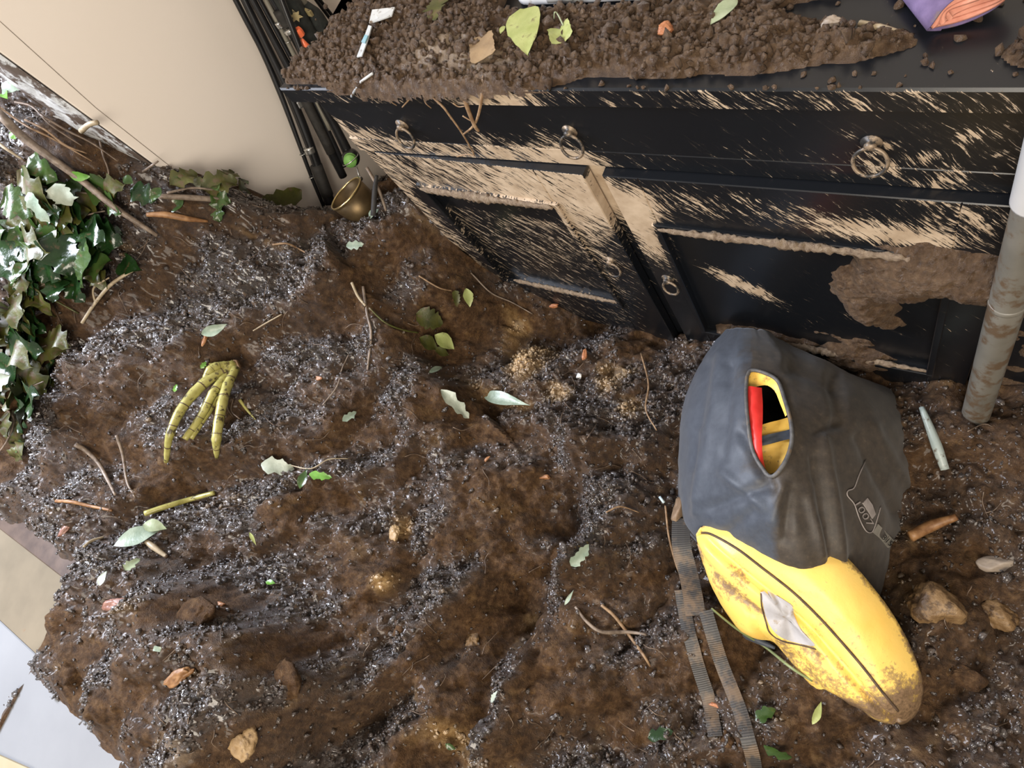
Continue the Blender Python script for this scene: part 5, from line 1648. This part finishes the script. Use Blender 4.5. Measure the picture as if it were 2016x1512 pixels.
def stick(pts, r, mat, label, name='stick', cat='stick', sub=20, k=7, lift=.003):
    P = [hit(q[0], q[1]) + np.array((0, 0, (q[2] if len(q) > 2 else 0) + lift)) for q in pts]
    return single(name, tube(smooth_path(P, sub), r, k), mat, label, cat)


# yellow-green cane clump
cane = Thing('cane_clump', hit(485, 735), 'clump of yellow-green jointed canes joined at a brown crown on the mud', 'plant')


def cp3(x, y, l): return hit(x, y) + np.array((0, 0, l))


for pts, r in (([(484, 729, .035), (440, 765, .05), (395, 815, .05), (360, 865, .035), (336, 912, .012)], (.0125, .0125, .011, .009, .005)),
               ([(488, 738, .04), (476, 785, .05), (462, 835, .045), (450, 875, .035), (440, 906, .02)], (.0100, .0115, .011, .0105, .004)),
               ([(478, 733, .03), (445, 780, .035), (415, 830, .03), (372, 868, .012)], (.010, .010, .009, .007)),
               ([(465, 745, .025), (452, 775, .03), (430, 805, .02), (380, 865, .006)], (.009, .0085, .008, .006)),
               ([(480, 728, .035), (445, 740, .045), (420, 772, .03)], (.009, .010, .006)),
               ([(478, 790, .01), (492, 810, .008), (506, 828, .004)], (.004, .0032, .0015)),
               ([(488, 727, .035), (455, 722, .02), (415, 718, .006)], (.0035, .0028, .0018))):
    P = smooth_path([cp3(*q) for q in pts], 28)
    L = len(P)
    rad = np.interp(np.linspace(0, 1, L), np.linspace(0, 1, len(r)), r)
    if r[0] > .005: rad = rad * (1 + .10 * (np.arange(L) % 5 == 0))
    c_ = cane.part('cane', tube(P, list(rad), 10), CANE)
    if r[0] > .007:
        for i in range(3, L - 3, 5):
            if L > 6: cane.part('node_ring', tube(P[i] + (P[i + 1] - P[i]) * np.array([[0.], [.22]]), [rad[i] + .0006, rad[i] + .0006], 10, False), PIPING, parent=c_)
cane.part('crown', rock(cp3(486, 731, .035), .016, .014, .014, 9, 0, .35), ROOTM)
for i in range(5):
    cane.part('rootlet', tube(smooth_path([cp3(440 + i * 8, 790, .02), cp3(445 + i * 7, 800 + i * 4, .028), cp3(430 + i * 12, 815 + i * 3, .01)], 8), .0014, 5), FINEROOT)

stick([(166, 880, .02), (190, 893, .025), (210, 915, .02), (222, 945, .012), (232, 975, .004)], [.0058, .0055, .005, .0045, .003], BARK, 'curved grey-barked stick with pale cut end rising from the mud')
stick([(245, 862, .018), (255, 900, .015), (257, 950, .006), (268, 980, .0)], [.004, .0036, .003, .002], BARK, 'thin upright grey twig right of the curved stick', 'twig', 'twig')
stick([(118, 988, .006), (150, 990, .01), (185, 998, .01), (226, 1006, .004)], [.0042, .0045, .004, .003], ORANGEWOOD, 'straight light brown twig left of the cane stub', 'twig', 'twig')
stick([(296, 1014, .012), (340, 1000, .014), (385, 985, .010), (428, 972, .006)], [.0068, .0065, .006, .0055], CANE, 'short yellow-green cane stub with pale ends lying alone', 'cane', 'cane')
stick([(172, 1078, .006), (190, 1066, .008), (210, 1058, .004)], [.003, .0035, .002], PALEWOOD, 'short pale broken twig below the brown bark flake', 'twig', 'twig')
soil_leaf(228, 1078, 335, 1040, 'lance', .042, LEAF_GREY, 'long grey-green lance-shaped leaf near the lower left', lift=.012, fold=.2, seed=21)
soil_leaf(300, 1040, 345, 1048, 'oval', .03, LEAF_PALE, 'pale leaf piece behind the long lance-shaped leaf', lift=.012, seed=22)
stick([(300, 1068, .012), (315, 1080, .012), (336, 1098, .006)], [.006, .007, .004], PALEWOOD, 'stubby pale wood splinter under the lance-shaped leaf', 'splinter', 'splinter')
soil_leaf(205, 1155, 222, 1128, 'oval', .020, LEAF_SILVER, 'small whitish leaf by the brown table edge', lift=.008, seed=23)
soil_leaf(255, 1130, 285, 1105, 'ragged', .022, LEAF_PALE, 'torn pale green leaf scrap below the lance-shaped leaf', lift=.008, seed=24)
single('bark_flake', rock(hit(130, 1045) + (0, 0, .006), .028, .010, .007, 12, 1.2), REDWOOD, 'reddish brown bark flake beside the dark table edge', 'bark')
single('bark_chunk', rock(hit(228, 1188) + (0, 0, .004), .036, .015, .012, 13, .5), REDWOOD, 'pinkish brown wet bark chunk near the lower left table', 'bark')
single('wood_chunk', rock(hit(355, 1332) + (0, 0, .004), .040, .014, .012, 14, .9), ORANGEWOOD, 'orange-brown split wood chunk in the lower left mud', 'wood')
single('clay_lump', rock(hit(482, 1462) + (0, 0, .006), .028, .040, .020, 15, .3), PALELUMP, 'pale yellow clay lump at the bottom of the slope', 'clay')
single('clay_lump', rock(hit(1838, 1190) + (0, 0, .008), .050, .044, .034, 16, .2, .3), CLAYLUMP, 'round ochre clay lump right of the yellow pouch', 'clay')
single('clay_lump', rock(hit(780, 1052) + (0, 0, .004), .014, .022, .010, 17, .3), PALELUMP, 'small tan clay lump near the middle of the slope', 'clay')
single('clay_lump', rock(hit(930, 1265) + (0, 0, .004), .020, .026, .014, 18, .3), CLAYLUMP, 'greyish tan clay lump in the smooth hollow', 'clay')
single('stone', rock(hit(1962, 1115) + (0, 0, .012), .032, .016, .016, 19, .25, .12), STONE, 'oblong pale stone at the right, above the ochre lump', 'stone')
single('clay_lump', rock(hit(1968, 1215) + (0, 0, .012), .035, .03, .026, 20, .3), CLAYLUMP, 'rough grey-brown lump below the oblong pale stone', 'clay')
single('wood_splinter', tube(smooth_path([hit(1790, 1062) + (0, 0, .03), hit(1830, 1042) + (0, 0, .035), hit(1880, 1024) + (0, 0, .03)], 10), [.010, .011, .006], 7), ORANGEWOOD, 'orange-brown splintered wood right of the vest', 'wood')
for (x, y, s_, ro, lab) in ((1092, 603, .018, .4, 'flat red fragment under the cabinet door bottom edge'), (1152, 700, .016, 1.8, 'upright pinkish fragment on the ochre patch'), (1410, 1390, .012, .2, 'small orange fragment near the lower strap ends')):
    single('terracotta_fragment', rock(hit(x, y) + (0, 0, .004), s_, s_ * .45, s_ * .4, int(x), ro), TERRA, lab, 'fragment')
for (x, y, s_, ro, lab) in ((628, 746, .013, .3, 'rust orange wood chip right of the cane clump'), (437, 1190, .013, .2, 'rust orange chip near the bark chunk'), (960, 905, .010, 1.2, 'tan wood chip at the top of the smooth hollow'), (1075, 940, .016, .3, 'orange sliver of wood beside the smooth hollow'), (405, 670, .018, 1.9, 'brown upright flake left of the cut leaf'), (1680, 1085, .01, .3, '')):
    if lab: single('wood_chip', rock(hit(x, y) + (0, 0, .004), s_, s_ * .4, s_ * .35, int(x) + 1, ro), CHIP, lab, 'wood chip')
single('pebble', rock(hit(1141, 742) + (0, 0, .004), .008, .008, .006, 25), PEBBLE, 'small white pebble on the ochre patch', 'pebble')
for (x, y, s_, lab) in ((785, 1240, .02, 'brown clod right of the middle crack'), (560, 1330, .045, 'long tan-rimmed clod low on the slope'), (1095, 1090, .03, 'tan clod at the right lip of the hollow'), (380, 1215, .05, 'big rounded ochre-flecked clod in the lower left'), (1900, 1330, .03, 'dark clod right of the pouch tip'), (130, 1320, .035, 'muddy clod touching the white table top'), (1430, 1455, .018, 'small clod between the strap ends')):
    single('mud_clod', rock(hit(x, y) + (0, 0, -.004), s_, s_ * .75, s_ * .5, int(x) + 3, x * .01, .35), SOIL, lab, 'clod')

# leaves on the slope
soil_leaf(405, 660, 455, 640, 'oval', .026, LEAF_GREY, 'small cut leaf, half pale and half green, above the cane clump', lift=.008, seed=31)
soil_leaf(515, 915, 580, 925, 'lobed', .045, LEAF_SILVER, 'crumpled whitish leaf on the slope right of the canes', lift=.008, seed=32)
soil_leaf(598, 965, 612, 925, 'lance', .022, LEAF_MID, 'drooping green leaf beside the crumpled whitish leaf', lift=.008, seed=33)
soil_leaf(610, 935, 655, 942, 'lobed', .022, LEAF_BRIGHT, 'bright green sprig tip beside the drooping leaf', lift=.010, seed=34)
soil_leaf(870, 770, 922, 825, 'lobed', .034, LEAF_SILVER, 'folded white-backed leaf above the smooth hollow', lift=.010, seed=35, fold=.5)
soil_leaf(945, 775, 1055, 805, 'lance', .034, LEAF_GREY, 'long pale green leaf lying below the ochre patch', lift=.010, seed=36)
soil_leaf(845, 738, 870, 728, 'oval', .014, LEAF_GREY, 'tiny pale leaf beside the dark hollow', lift=.006, seed=37)
for (a_, b_, kd, wd_, mt, lab) in (((820, 668), (856, 690), 'oval', .038, LEAF_OLIVE, 'olive leaf at the hollow, left of the pair'), ((852, 662), (890, 690), 'oval', .040, LEAF_YEL, 'yellow-green round leaf at the hollow, right of the pair'), ((915, 568), (922, 605), 'oval', .026, LEAF_YEL, 'upright yellow-green leaf under the cabinet corner'), ((892, 572), (900, 605), 'ragged', .018, LEAF_OLIVE, 'half-hidden olive leaf beside the upright leaf'), ((820, 620), (870, 640), 'ragged', .05, LEAF_OLIVE, 'muddy olive leaf above the leaf pair'), ((850, 690), (880, 702), 'oval', .025, LEAF_OLIVE, 'muddy leaf lowest at the hollow')):
    soil_leaf(*a_, *b_, kd, wd_, mt, lab, lift=.012, seed=int(a_[0]))
for (a_, b_, kd, wd_, mt, lab) in (((1128, 1115), (1160, 1072), 'ragged', .022, LEAF_GREY, 'pale green torn leaf on the ridge left of the straps'), ((1112, 1190), (1130, 1160), 'lance', .008, LEAF_GREY, 'narrow pale leaf sliver on the ridge'), ((535, 1150), (555, 1155), 'oval', .012, LEAF_BRIGHT, 'tiny bright green leaf in the middle left mud'), ((500, 1052), (512, 1075), 'lance', .008, LEAF_YEL, 'small yellow-green leaf curl in the middle left mud'), ((308, 1275), (322, 1278), 'square', .009, LEAF_GREY, 'tiny pale square scrap in the lower left mud'),
                                   ((1490, 1420), (1530, 1405), 'lobed', .030, LEAF_MID, 'green leaf right of the strap ends'), ((1598, 1425), (1612, 1380), 'oval', .013, LEAF_YEL, 'small yellow-green leaf below the pouch'), ((1280, 1455), (1325, 1440), 'lobed', .026, LEAF_DARK, 'dark green leaf left of the strap ends'), ((1505, 1460), (1560, 1480), 'lobed', .025, LEAF_MID, 'muddy green leaf at the bottom near the straps'), ((975, 1385), (990, 1360), 'ragged', .012, LEAF_SILVER, 'tiny whitish scrap at the foot of the ridge'), ((676, 830), (700, 815), 'lobed', .02, LEAF_GREY, 'small curled grey-green leaf left of the smooth clay'), ((690, 490), (725, 485), 'lobed', .024, LEAF_GREY, 'small grey-green leaf high on the slope near the cabinet'),
                                   ((730, 432), (752, 418), 'oval', .028, LEAF_GREY, 'small grey-green leaf by the cabinet foot near the pot'), ((395, 725), (405, 712), 'lobed', .012, LEAF_BRIGHT, 'tiny bright green sprout left of the cane crown'), ((345, 772), (352, 760), 'lobed', .012, LEAF_BRIGHT, 'tiny bright green sprout far left of the canes'), ((880, 1462), (900, 1468), 'oval', .012, LEAF_MID, 'tiny green leaf at the bottom centre')):
    soil_leaf(*a_, *b_, kd, wd_, mt, lab, lift=.008, seed=int(a_[0]))

# pale strip right of the vest
a_, b_ = hit(1812, 812) + (0, 0, .03), hit(1858, 930) + (0, 0, .02)
single('plastic_strip', join(box(0, 0, 0, 0, 0, 0), tube(smooth_path([a_, (a_ + b_) / 2 + (0, 0, .006), b_], 12), [.006, .009, .010, .008], 6)) if False else tube(smooth_path([a_, (a_ + b_) / 2 + (0, 0, .006), b_], 12), [.005, .008, .010, .008], 6), plain('grey_green_plastic', (.30, .36, .34), (.38, .43, .40), .35, 20, .1, dirt=MUD_DIRT, dirt_amt=.42, dscale=50), 'pale grey-green strip beside the right rim of the vest', 'strip')
single('plastic_rod', tube([hit(1628, 690) + (0, 0, .02), hit(1633, 662) + (0, 0, .03)], .004, 8), plain('pale_blue_plastic', (.5, .65, .66), None, .3), 'tiny pale blue rod in the soil behind the vest', 'rod')
single('plastic_rod', tube([hit(1303, 982) + (0, 0, .02), hit(1312, 994) + (0, 0, .02)], .003, 8), plain('pale_blue_clip', (.45, .55, .58), None, .3), 'tiny pale blue rod left of the vest flap', 'rod')

# roots and stems across the slope
ROOTS = [
    ([(722, 570, .012), (728, 620, .008), (735, 660, .006), (728, 720, .004), (722, 760, .0)], (.0036, .0036, .003, .002), BARK, 'grey root running down the slope left of the hollow'),
    ([(704, 565, .02), (714, 590, .016), (725, 606, .008)], (.0036, .0034, .003), PALEWOOD, 'short pale root end at the top of the grey root'),
    ([(735, 612, .014), (765, 640, .012), (800, 655, .014), (830, 660, .012)], (.0024, .0024, .002), LEAF_OLIVE, 'thin green stem leading to the leaf pair'),
    ([(830, 548, .01), (870, 572, .012), (895, 578, .012)], (.0022, .002, .0014), ROOTM, 'thin brown stalk of the upright leaf'),
    ([(930, 540, .006), (970, 580, .008), (1010, 598, .006), (1050, 620, .003)], (.0022, .002, .0014), BARK, 'thin curved root under the cabinet door'),
    ([(575, 918, .012), (620, 926, .012), (655, 908, .012), (690, 905, .006)], (.0014, .0014, .001), PALEWOOD, 'fine pale stalk from the crumpled whitish leaf'),
    ([(1135, 1195, .004), (1160, 1225, .01), (1190, 1245, .012), (1240, 1245, .010), (1275, 1250, .006)], (.0028, .0036, .004, .003), BARK, 'grey forked root left of the straps'),
    ([(1188, 1192, .010), (1215, 1215, .012), (1245, 1255, .010), (1270, 1290, .008), (1282, 1312, .004)], (.0034, .0036, .0032, .002), ROOTM, 'brown root crossing the grey forked root'),
    ([(1315, 1000, .02), (1322, 1060, .02), (1335, 1110, .02), (1350, 1150, .02), (1352, 1180, .012)], (.0022, .0024, .0024, .0018), ROOTM, 'long thin root beside the broad strap'),
    ([(1405, 1200, .02), (1455, 1240, .02), (1510, 1275, .02), (1560, 1315, .018), (1600, 1340, .014)], (.0022, .0026, .0028, .0026), plain('green_stem', (.16, .20, .08), (.24, .28, .13), .45), 'thin green stem lying below the yellow pouch'),
    ([(505, 655, .008), (530, 640, .008), (560, 622, .006)], (.0016, .002, .0014), PALEWOOD, 'pale straw high on the slope'),
    ([(545, 488, .012), (575, 487, .014), (600, 498, .010), (625, 512, .006)], (.0024, .0024, .0016), ROOTM, 'bent tan rootlet near the brass pot'),
    ([(170, 640, .008), (205, 605, .02), (245, 570, .028), (290, 535, .02)], (.004, .0042, .0045, .0036), PALEWOOD, 'pale branching twig right of the ivy heap'),
    ([(205, 605, .02), (210, 580, .03), (240, 560, .03)], (.0026, .0024, .002), PALEWOOD, 'side shoot beside the pale branching twig'),
    ([(640, 800, .006), (670, 765, .01), (680, 730, .01), (690, 700, .004)], (.0016, .0018, .0012), BARK, 'thin grey rootlet right of the rust chip'),
    ([(1195, 1010, .004), (1225, 1000, .01), (1260, 1010, .004)], (.0016, .0018, .0012), ROOTM, 'small tan rootlet left of the vest'),
    ([(1265, 700, .01), (1280, 760, .012), (1275, 810, .012), (1295, 850, .006)], (.0022, .0024, .0016), ROOTM, 'curved tan rootlet between ochre patch and vest'),
]
for pts, r, mt, lab in ROOTS:
    stick(pts, list(r), mt, lab, 'root', 'root', 22, 6)
fib = []
for i in range(125):
    for _ in range(30):
        x, y = random.uniform(10, 1990), random.uniform(330, 1500)
        if 1290 < x < 1830 and 620 < y < 1440: continue
        if y < 700 and x > 700 + (y - 400): continue
        if x + y * .62 < 330 or (x < 260 and y > 1050 and x < (y - 1050) * .6 + 150): continue
        break
    a_ = random.uniform(0, 6.28); L = random.uniform(18, 62)
    pts = [hit(x + math.cos(a_ + .22 * math.sin(k * 1.3 + i)) * L * k / 3, y + math.sin(a_ + .22 * math.cos(k * 1.7 + i)) * L * k / 3) + np.array((0, 0, random.uniform(.002, .012))) for k in range(4)]
    if max(np.linalg.norm(pts[k + 1] - pts[k]) for k in range(3)) > .09: continue
    fib.append(tube(smooth_path(pts, 9), [.0010, .0008, .0004], 5))
o = single('root_fibres', join(*fib), FINEROOT, 'countless fine hair roots and straws sticking out of the mud', 'roots', kind='stuff')

# ------------------------------------------------------------------ ivy heap in the opening: leafy shoots, each leaf a part
PROTO = {}
for nm, kd, L, Wd, fo, cu_, sd, mt in (('a', 'lobed', .075, .070, .22, .35, 1, LEAF_DARK), ('b', 'lobed', .066, .060, .35, .25, 2, LEAF_MID), ('c', 'heart', .058, .046, .2, .3, 3, LEAF_DARK), ('d', 'lobed', .080, .064, .15, .5, 4, LEAF_OLIVE), ('e', 'ragged', .080, .064, .15, .2, 5, LEAF_MID), ('f', 'oval', .060, .034, .3, .3, 6, LEAF_MID), ('g', 'ragged', .075, .05, .25, .2, 7, LEAF_GREY)):
    V, Fs = leaf_local(kd, L, Wd, fo, cu_, sd, .25)
    PROTO[nm] = make_mesh('leaf', V, Fs, mt)


def shoot(path_px, leaves, label, group=None, spread=.045, kinds='aabcdaf', sd=0, stem_r=.003, stem_mat=BARK, lift=.03, scale=1.0, name='ivy_shoot'):
    r = random.Random(sd)
    P = smooth_path([hit(x, y) + np.array((0, 0, lift)) for x, y in path_px], 20)
    t_ = Thing(name, P[0], label, 'ivy', group)
    t_.part('stem', tube(P, [stem_r, stem_r * .6], 6), stem_mat)
    for i in range(leaves):
        u = (i + .5) / leaves * (len(P) - 1); q = P[int(u)]
        x = q[0] + r.uniform(-1, 1) * spread; y = q[1] + r.uniform(-1, 1) * spread
        z = max(soil_z(x, y), q[2] - .05) + r.uniform(.006, .045)
        n_ = soil_normal(x, y, .04) + np.array((r.uniform(-.5, .5) - .10, r.uniform(-.5, .5) - .1, .25))
        a_ = r.uniform(0, 6.28)
        R = frame_from(n_, (math.cos(a_) + .5, math.sin(a_) - .5, -.3))
        s_ = r.uniform(.8, 1.5) * scale
        o = link('leaf', PROTO[r.choice(kinds)], t_.o)
        o.matrix_local = Matrix(((R[0, 0] * s_, R[0, 1] * s_, R[0, 2] * s_, x - t_.org[0]), (R[1, 0] * s_, R[1, 1] * s_, R[1, 2] * s_, y - t_.org[1]), (R[2, 0] * s_, R[2, 1] * s_, R[2, 2] * s_, z - t_.org[2]), (0, 0, 0, 1)))
    return t_


shoot([(70, 375), (120, 385), (190, 395), (250, 400)], 16, 'topmost dark green ivy shoot under the long branch', sd=1, kinds='aabcde')
shoot([(60, 410), (110, 430), (170, 440), (230, 430)], 16, 'glossy ivy shoot just below the topmost one', sd=2, kinds='aabced')
shoot([(80, 470), (130, 480), (180, 470), (215, 460)], 14, 'ivy shoot in the middle of the heap with white-glinting leaves', sd=3, kinds='aacbe')
shoot([(10, 470), (60, 490), (110, 510), (160, 520)], 15, 'ivy shoot left of the middle of the heap', sd=4, kinds='aabdf')
shoot([(110, 510), (160, 520), (205, 515), (240, 505)], 12, 'ivy shoot at the right tip of the heap', sd=5, kinds='abcd')
shoot([(5, 545), (50, 560), (90, 580), (130, 560)], 14, 'mid-height ivy shoot with olive leaves at the heap left side', sd=6, kinds='abddf')
shoot([(5, 610), (40, 620), (80, 635), (110, 625)], 13, 'lower ivy shoot with yellowish leaf tips', sd=7, kinds='bddaf')
shoot([(5, 680), (45, 690), (80, 700), (115, 690)], 12, 'lower ivy shoot beside the pale pointed leaf', sd=8, kinds='bdda')
shoot([(5, 750), (45, 765), (80, 770), (110, 760)], 12, 'lowest dark ivy shoot above the table edge', sd=9, kinds='aacd')
shoot([(20, 800), (50, 830), (40, 870), (20, 900)], 8, 'sparse muddy ivy shoot trailing toward the dark table edge', sd=10, kinds='dbd', scale=.7)
shoot([(350, 395), (400, 385), (450, 388), (500, 375)], 11, 'olive ivy shoot leaning on the cream wall', sd=11, kinds='dbf', spread=.02, lift=.03, scale=.7)
soil_leaf(5, 735, 85, 705, 'lobed', .07, LEAF_SILVER, 'pale pointed leaf with jagged edge at the far left', lift=.06, seed=41)
soil_leaf(15, 800, 25, 745, 'oval', .055, LEAF_PALE, 'dull pale leaf hanging under the jagged leaf', lift=.05, seed=42)
soil_leaf(0, 640, 40, 635, 'square', .05, LEAF_BROWN, 'brown dead leaf in the lower ivy heap', 'dead_leaf', lift=.05, seed=43)
soil_leaf(130, 345, 165, 385, 'ragged', .06, LEAF_SILVER, 'large white-glinting leaf at the top of the ivy heap', lift=.05, seed=44)
soil_leaf(105, 375, 150, 430, 'ragged', .04, LEAF_GREY, 'grey veined leaf hanging at the top of the ivy heap', lift=.06, seed=45)
a_ = hit(470, 445); b_ = hit(590, 438)
leaf_thing('leaf', xp(532, 416, -1.565), 'ragged', .21, .095, (0, .95, -.42), LEAF_OLIVE, 'large ragged yellow-olive leaf standing against the foot of the cream wall', n=(1, -.1, .25), lift=.004, seed=46, fold=.08, curl=.08)
leaf_thing('leaf', xp(480, 385, -1.57), 'ragged', .085, .030, (-.02, .10, .10), LEAF_OLIVE, 'upright ragged olive leaf tip against the cream wall', n=(.9, -.3, .3), lift=.004, seed=47, fold=.2)
leaf_thing('leaf', xp(383, 370, -1.56), 'square', .05, .045, (0, .05, .06), LEAF_OLIVE, 'square olive leaf against the wall by the thin roots', n=(.8, -.4, .4), lift=.004, seed=48)
for (x, y, dx, dy, kd, mt, lab) in ((40, 190, 18, -6, 'square', LEAF_GREY, 'rolled grey-green leaf high in the outer soil'), (25, 205, 8, 10, 'oval', LEAF_BRIGHT, 'bright lime leaf beside the rolled grey-green leaf'), (48, 268, 6, 8, 'oval', LEAF_BRIGHT, 'small lime seedling below the rolled leaf'), (170, 342, 22, 2, 'oval', LEAF_BRIGHT, 'bright green leaf right of the long branch'), (95, 345, 6, -6, 'oval', LEAF_BRIGHT, 'tiny lime leaf left of the long branch'), (262, 362, 10, 6, 'oval', LEAF_MID, 'small green leaf below the wall roots')):
    soil_leaf(x - dx, y - dy, x + dx, y + dy, kd, .035 if kd == 'square' else .022, mt, lab, lift=.02, seed=x)
# branches over the heap
stick([(10, 232, .05), (60, 265, .06), (100, 305, .06), (160, 350, .06), (215, 390, .06), (260, 430, .04), (320, 470, .012)], [.010, .010, .009, .0085, .008, .007, .005], BARK, 'long straight branch lying across the ivy heap toward the slope', 'branch', 'branch', 30, 9)
stick([(0, 280, .03), (40, 310, .03), (70, 330, .02)], [.004, .0036, .002], PALEWOOD, 'pale thin twig left of the long branch', 'twig', 'twig')
stick([(20, 510, .05), (60, 545, .05), (95, 580, .04), (165, 622, .01)], [.0035, .0036, .003, .002], LEAF_OLIVE, 'green-brown stem across the middle of the ivy heap', 'stem', 'stem')
stick([(300, 430, .012), (340, 432, .016), (380, 438, .012), (415, 440, .006)], [.005, .008, .007, .003], ORANGEWOOD, 'split orange-brown wood piece at the foot of the wall', 'wood', 'wood')
stick([(330, 398, .02), (380, 400, .02), (430, 402, .018), (465, 400, .012)], [.006, .007, .007, .005], BARK, 'grey twig along the foot of the cream wall', 'twig', 'twig')
a_ = hit(282, 338) ; single('twig', tube(smooth_path([a_, xp(300, 325, -1.57), xp(312, 317, -1.56)], 8), [.003, .0028, .002], 6), BARK, 'short dark twig poking up before the cream wall', 'twig')
a_ = xp(160, 255, -1.66); single('twig', tube(smooth_path([xp(160, 258, -1.62), xp(175, 245, -1.58), xp(193, 241, -1.56)], 8), [.006, .0055, .005], 7), PALEWOOD, 'broken pale branch stub at the edge of the opening', 'twig')
for i, (pts) in enumerate((([(50, 215), (85, 225), (120, 260), (180, 300)]), ([(20, 225), (70, 260), (130, 290), (200, 330)]), ([(100, 240), (150, 270), (200, 295), (250, 330)]), ([(70, 250), (110, 270), (150, 300), (190, 315)]), ([(215, 290), (222, 320), (232, 350), (230, 372)]))):
    stick([(x, y, .02) for x, y in pts], [.0026, .0024, .0014], (FINEROOT, ROOTM)[i % 2], ('thin hanging root beside the rolled leaf', 'long fine root over the outer soil', 'fine brown root nearest the opening edge', 'short fine root below the broken stub', 'white hair root below the broken stub')[i], 'root', 'root', 18, 5)
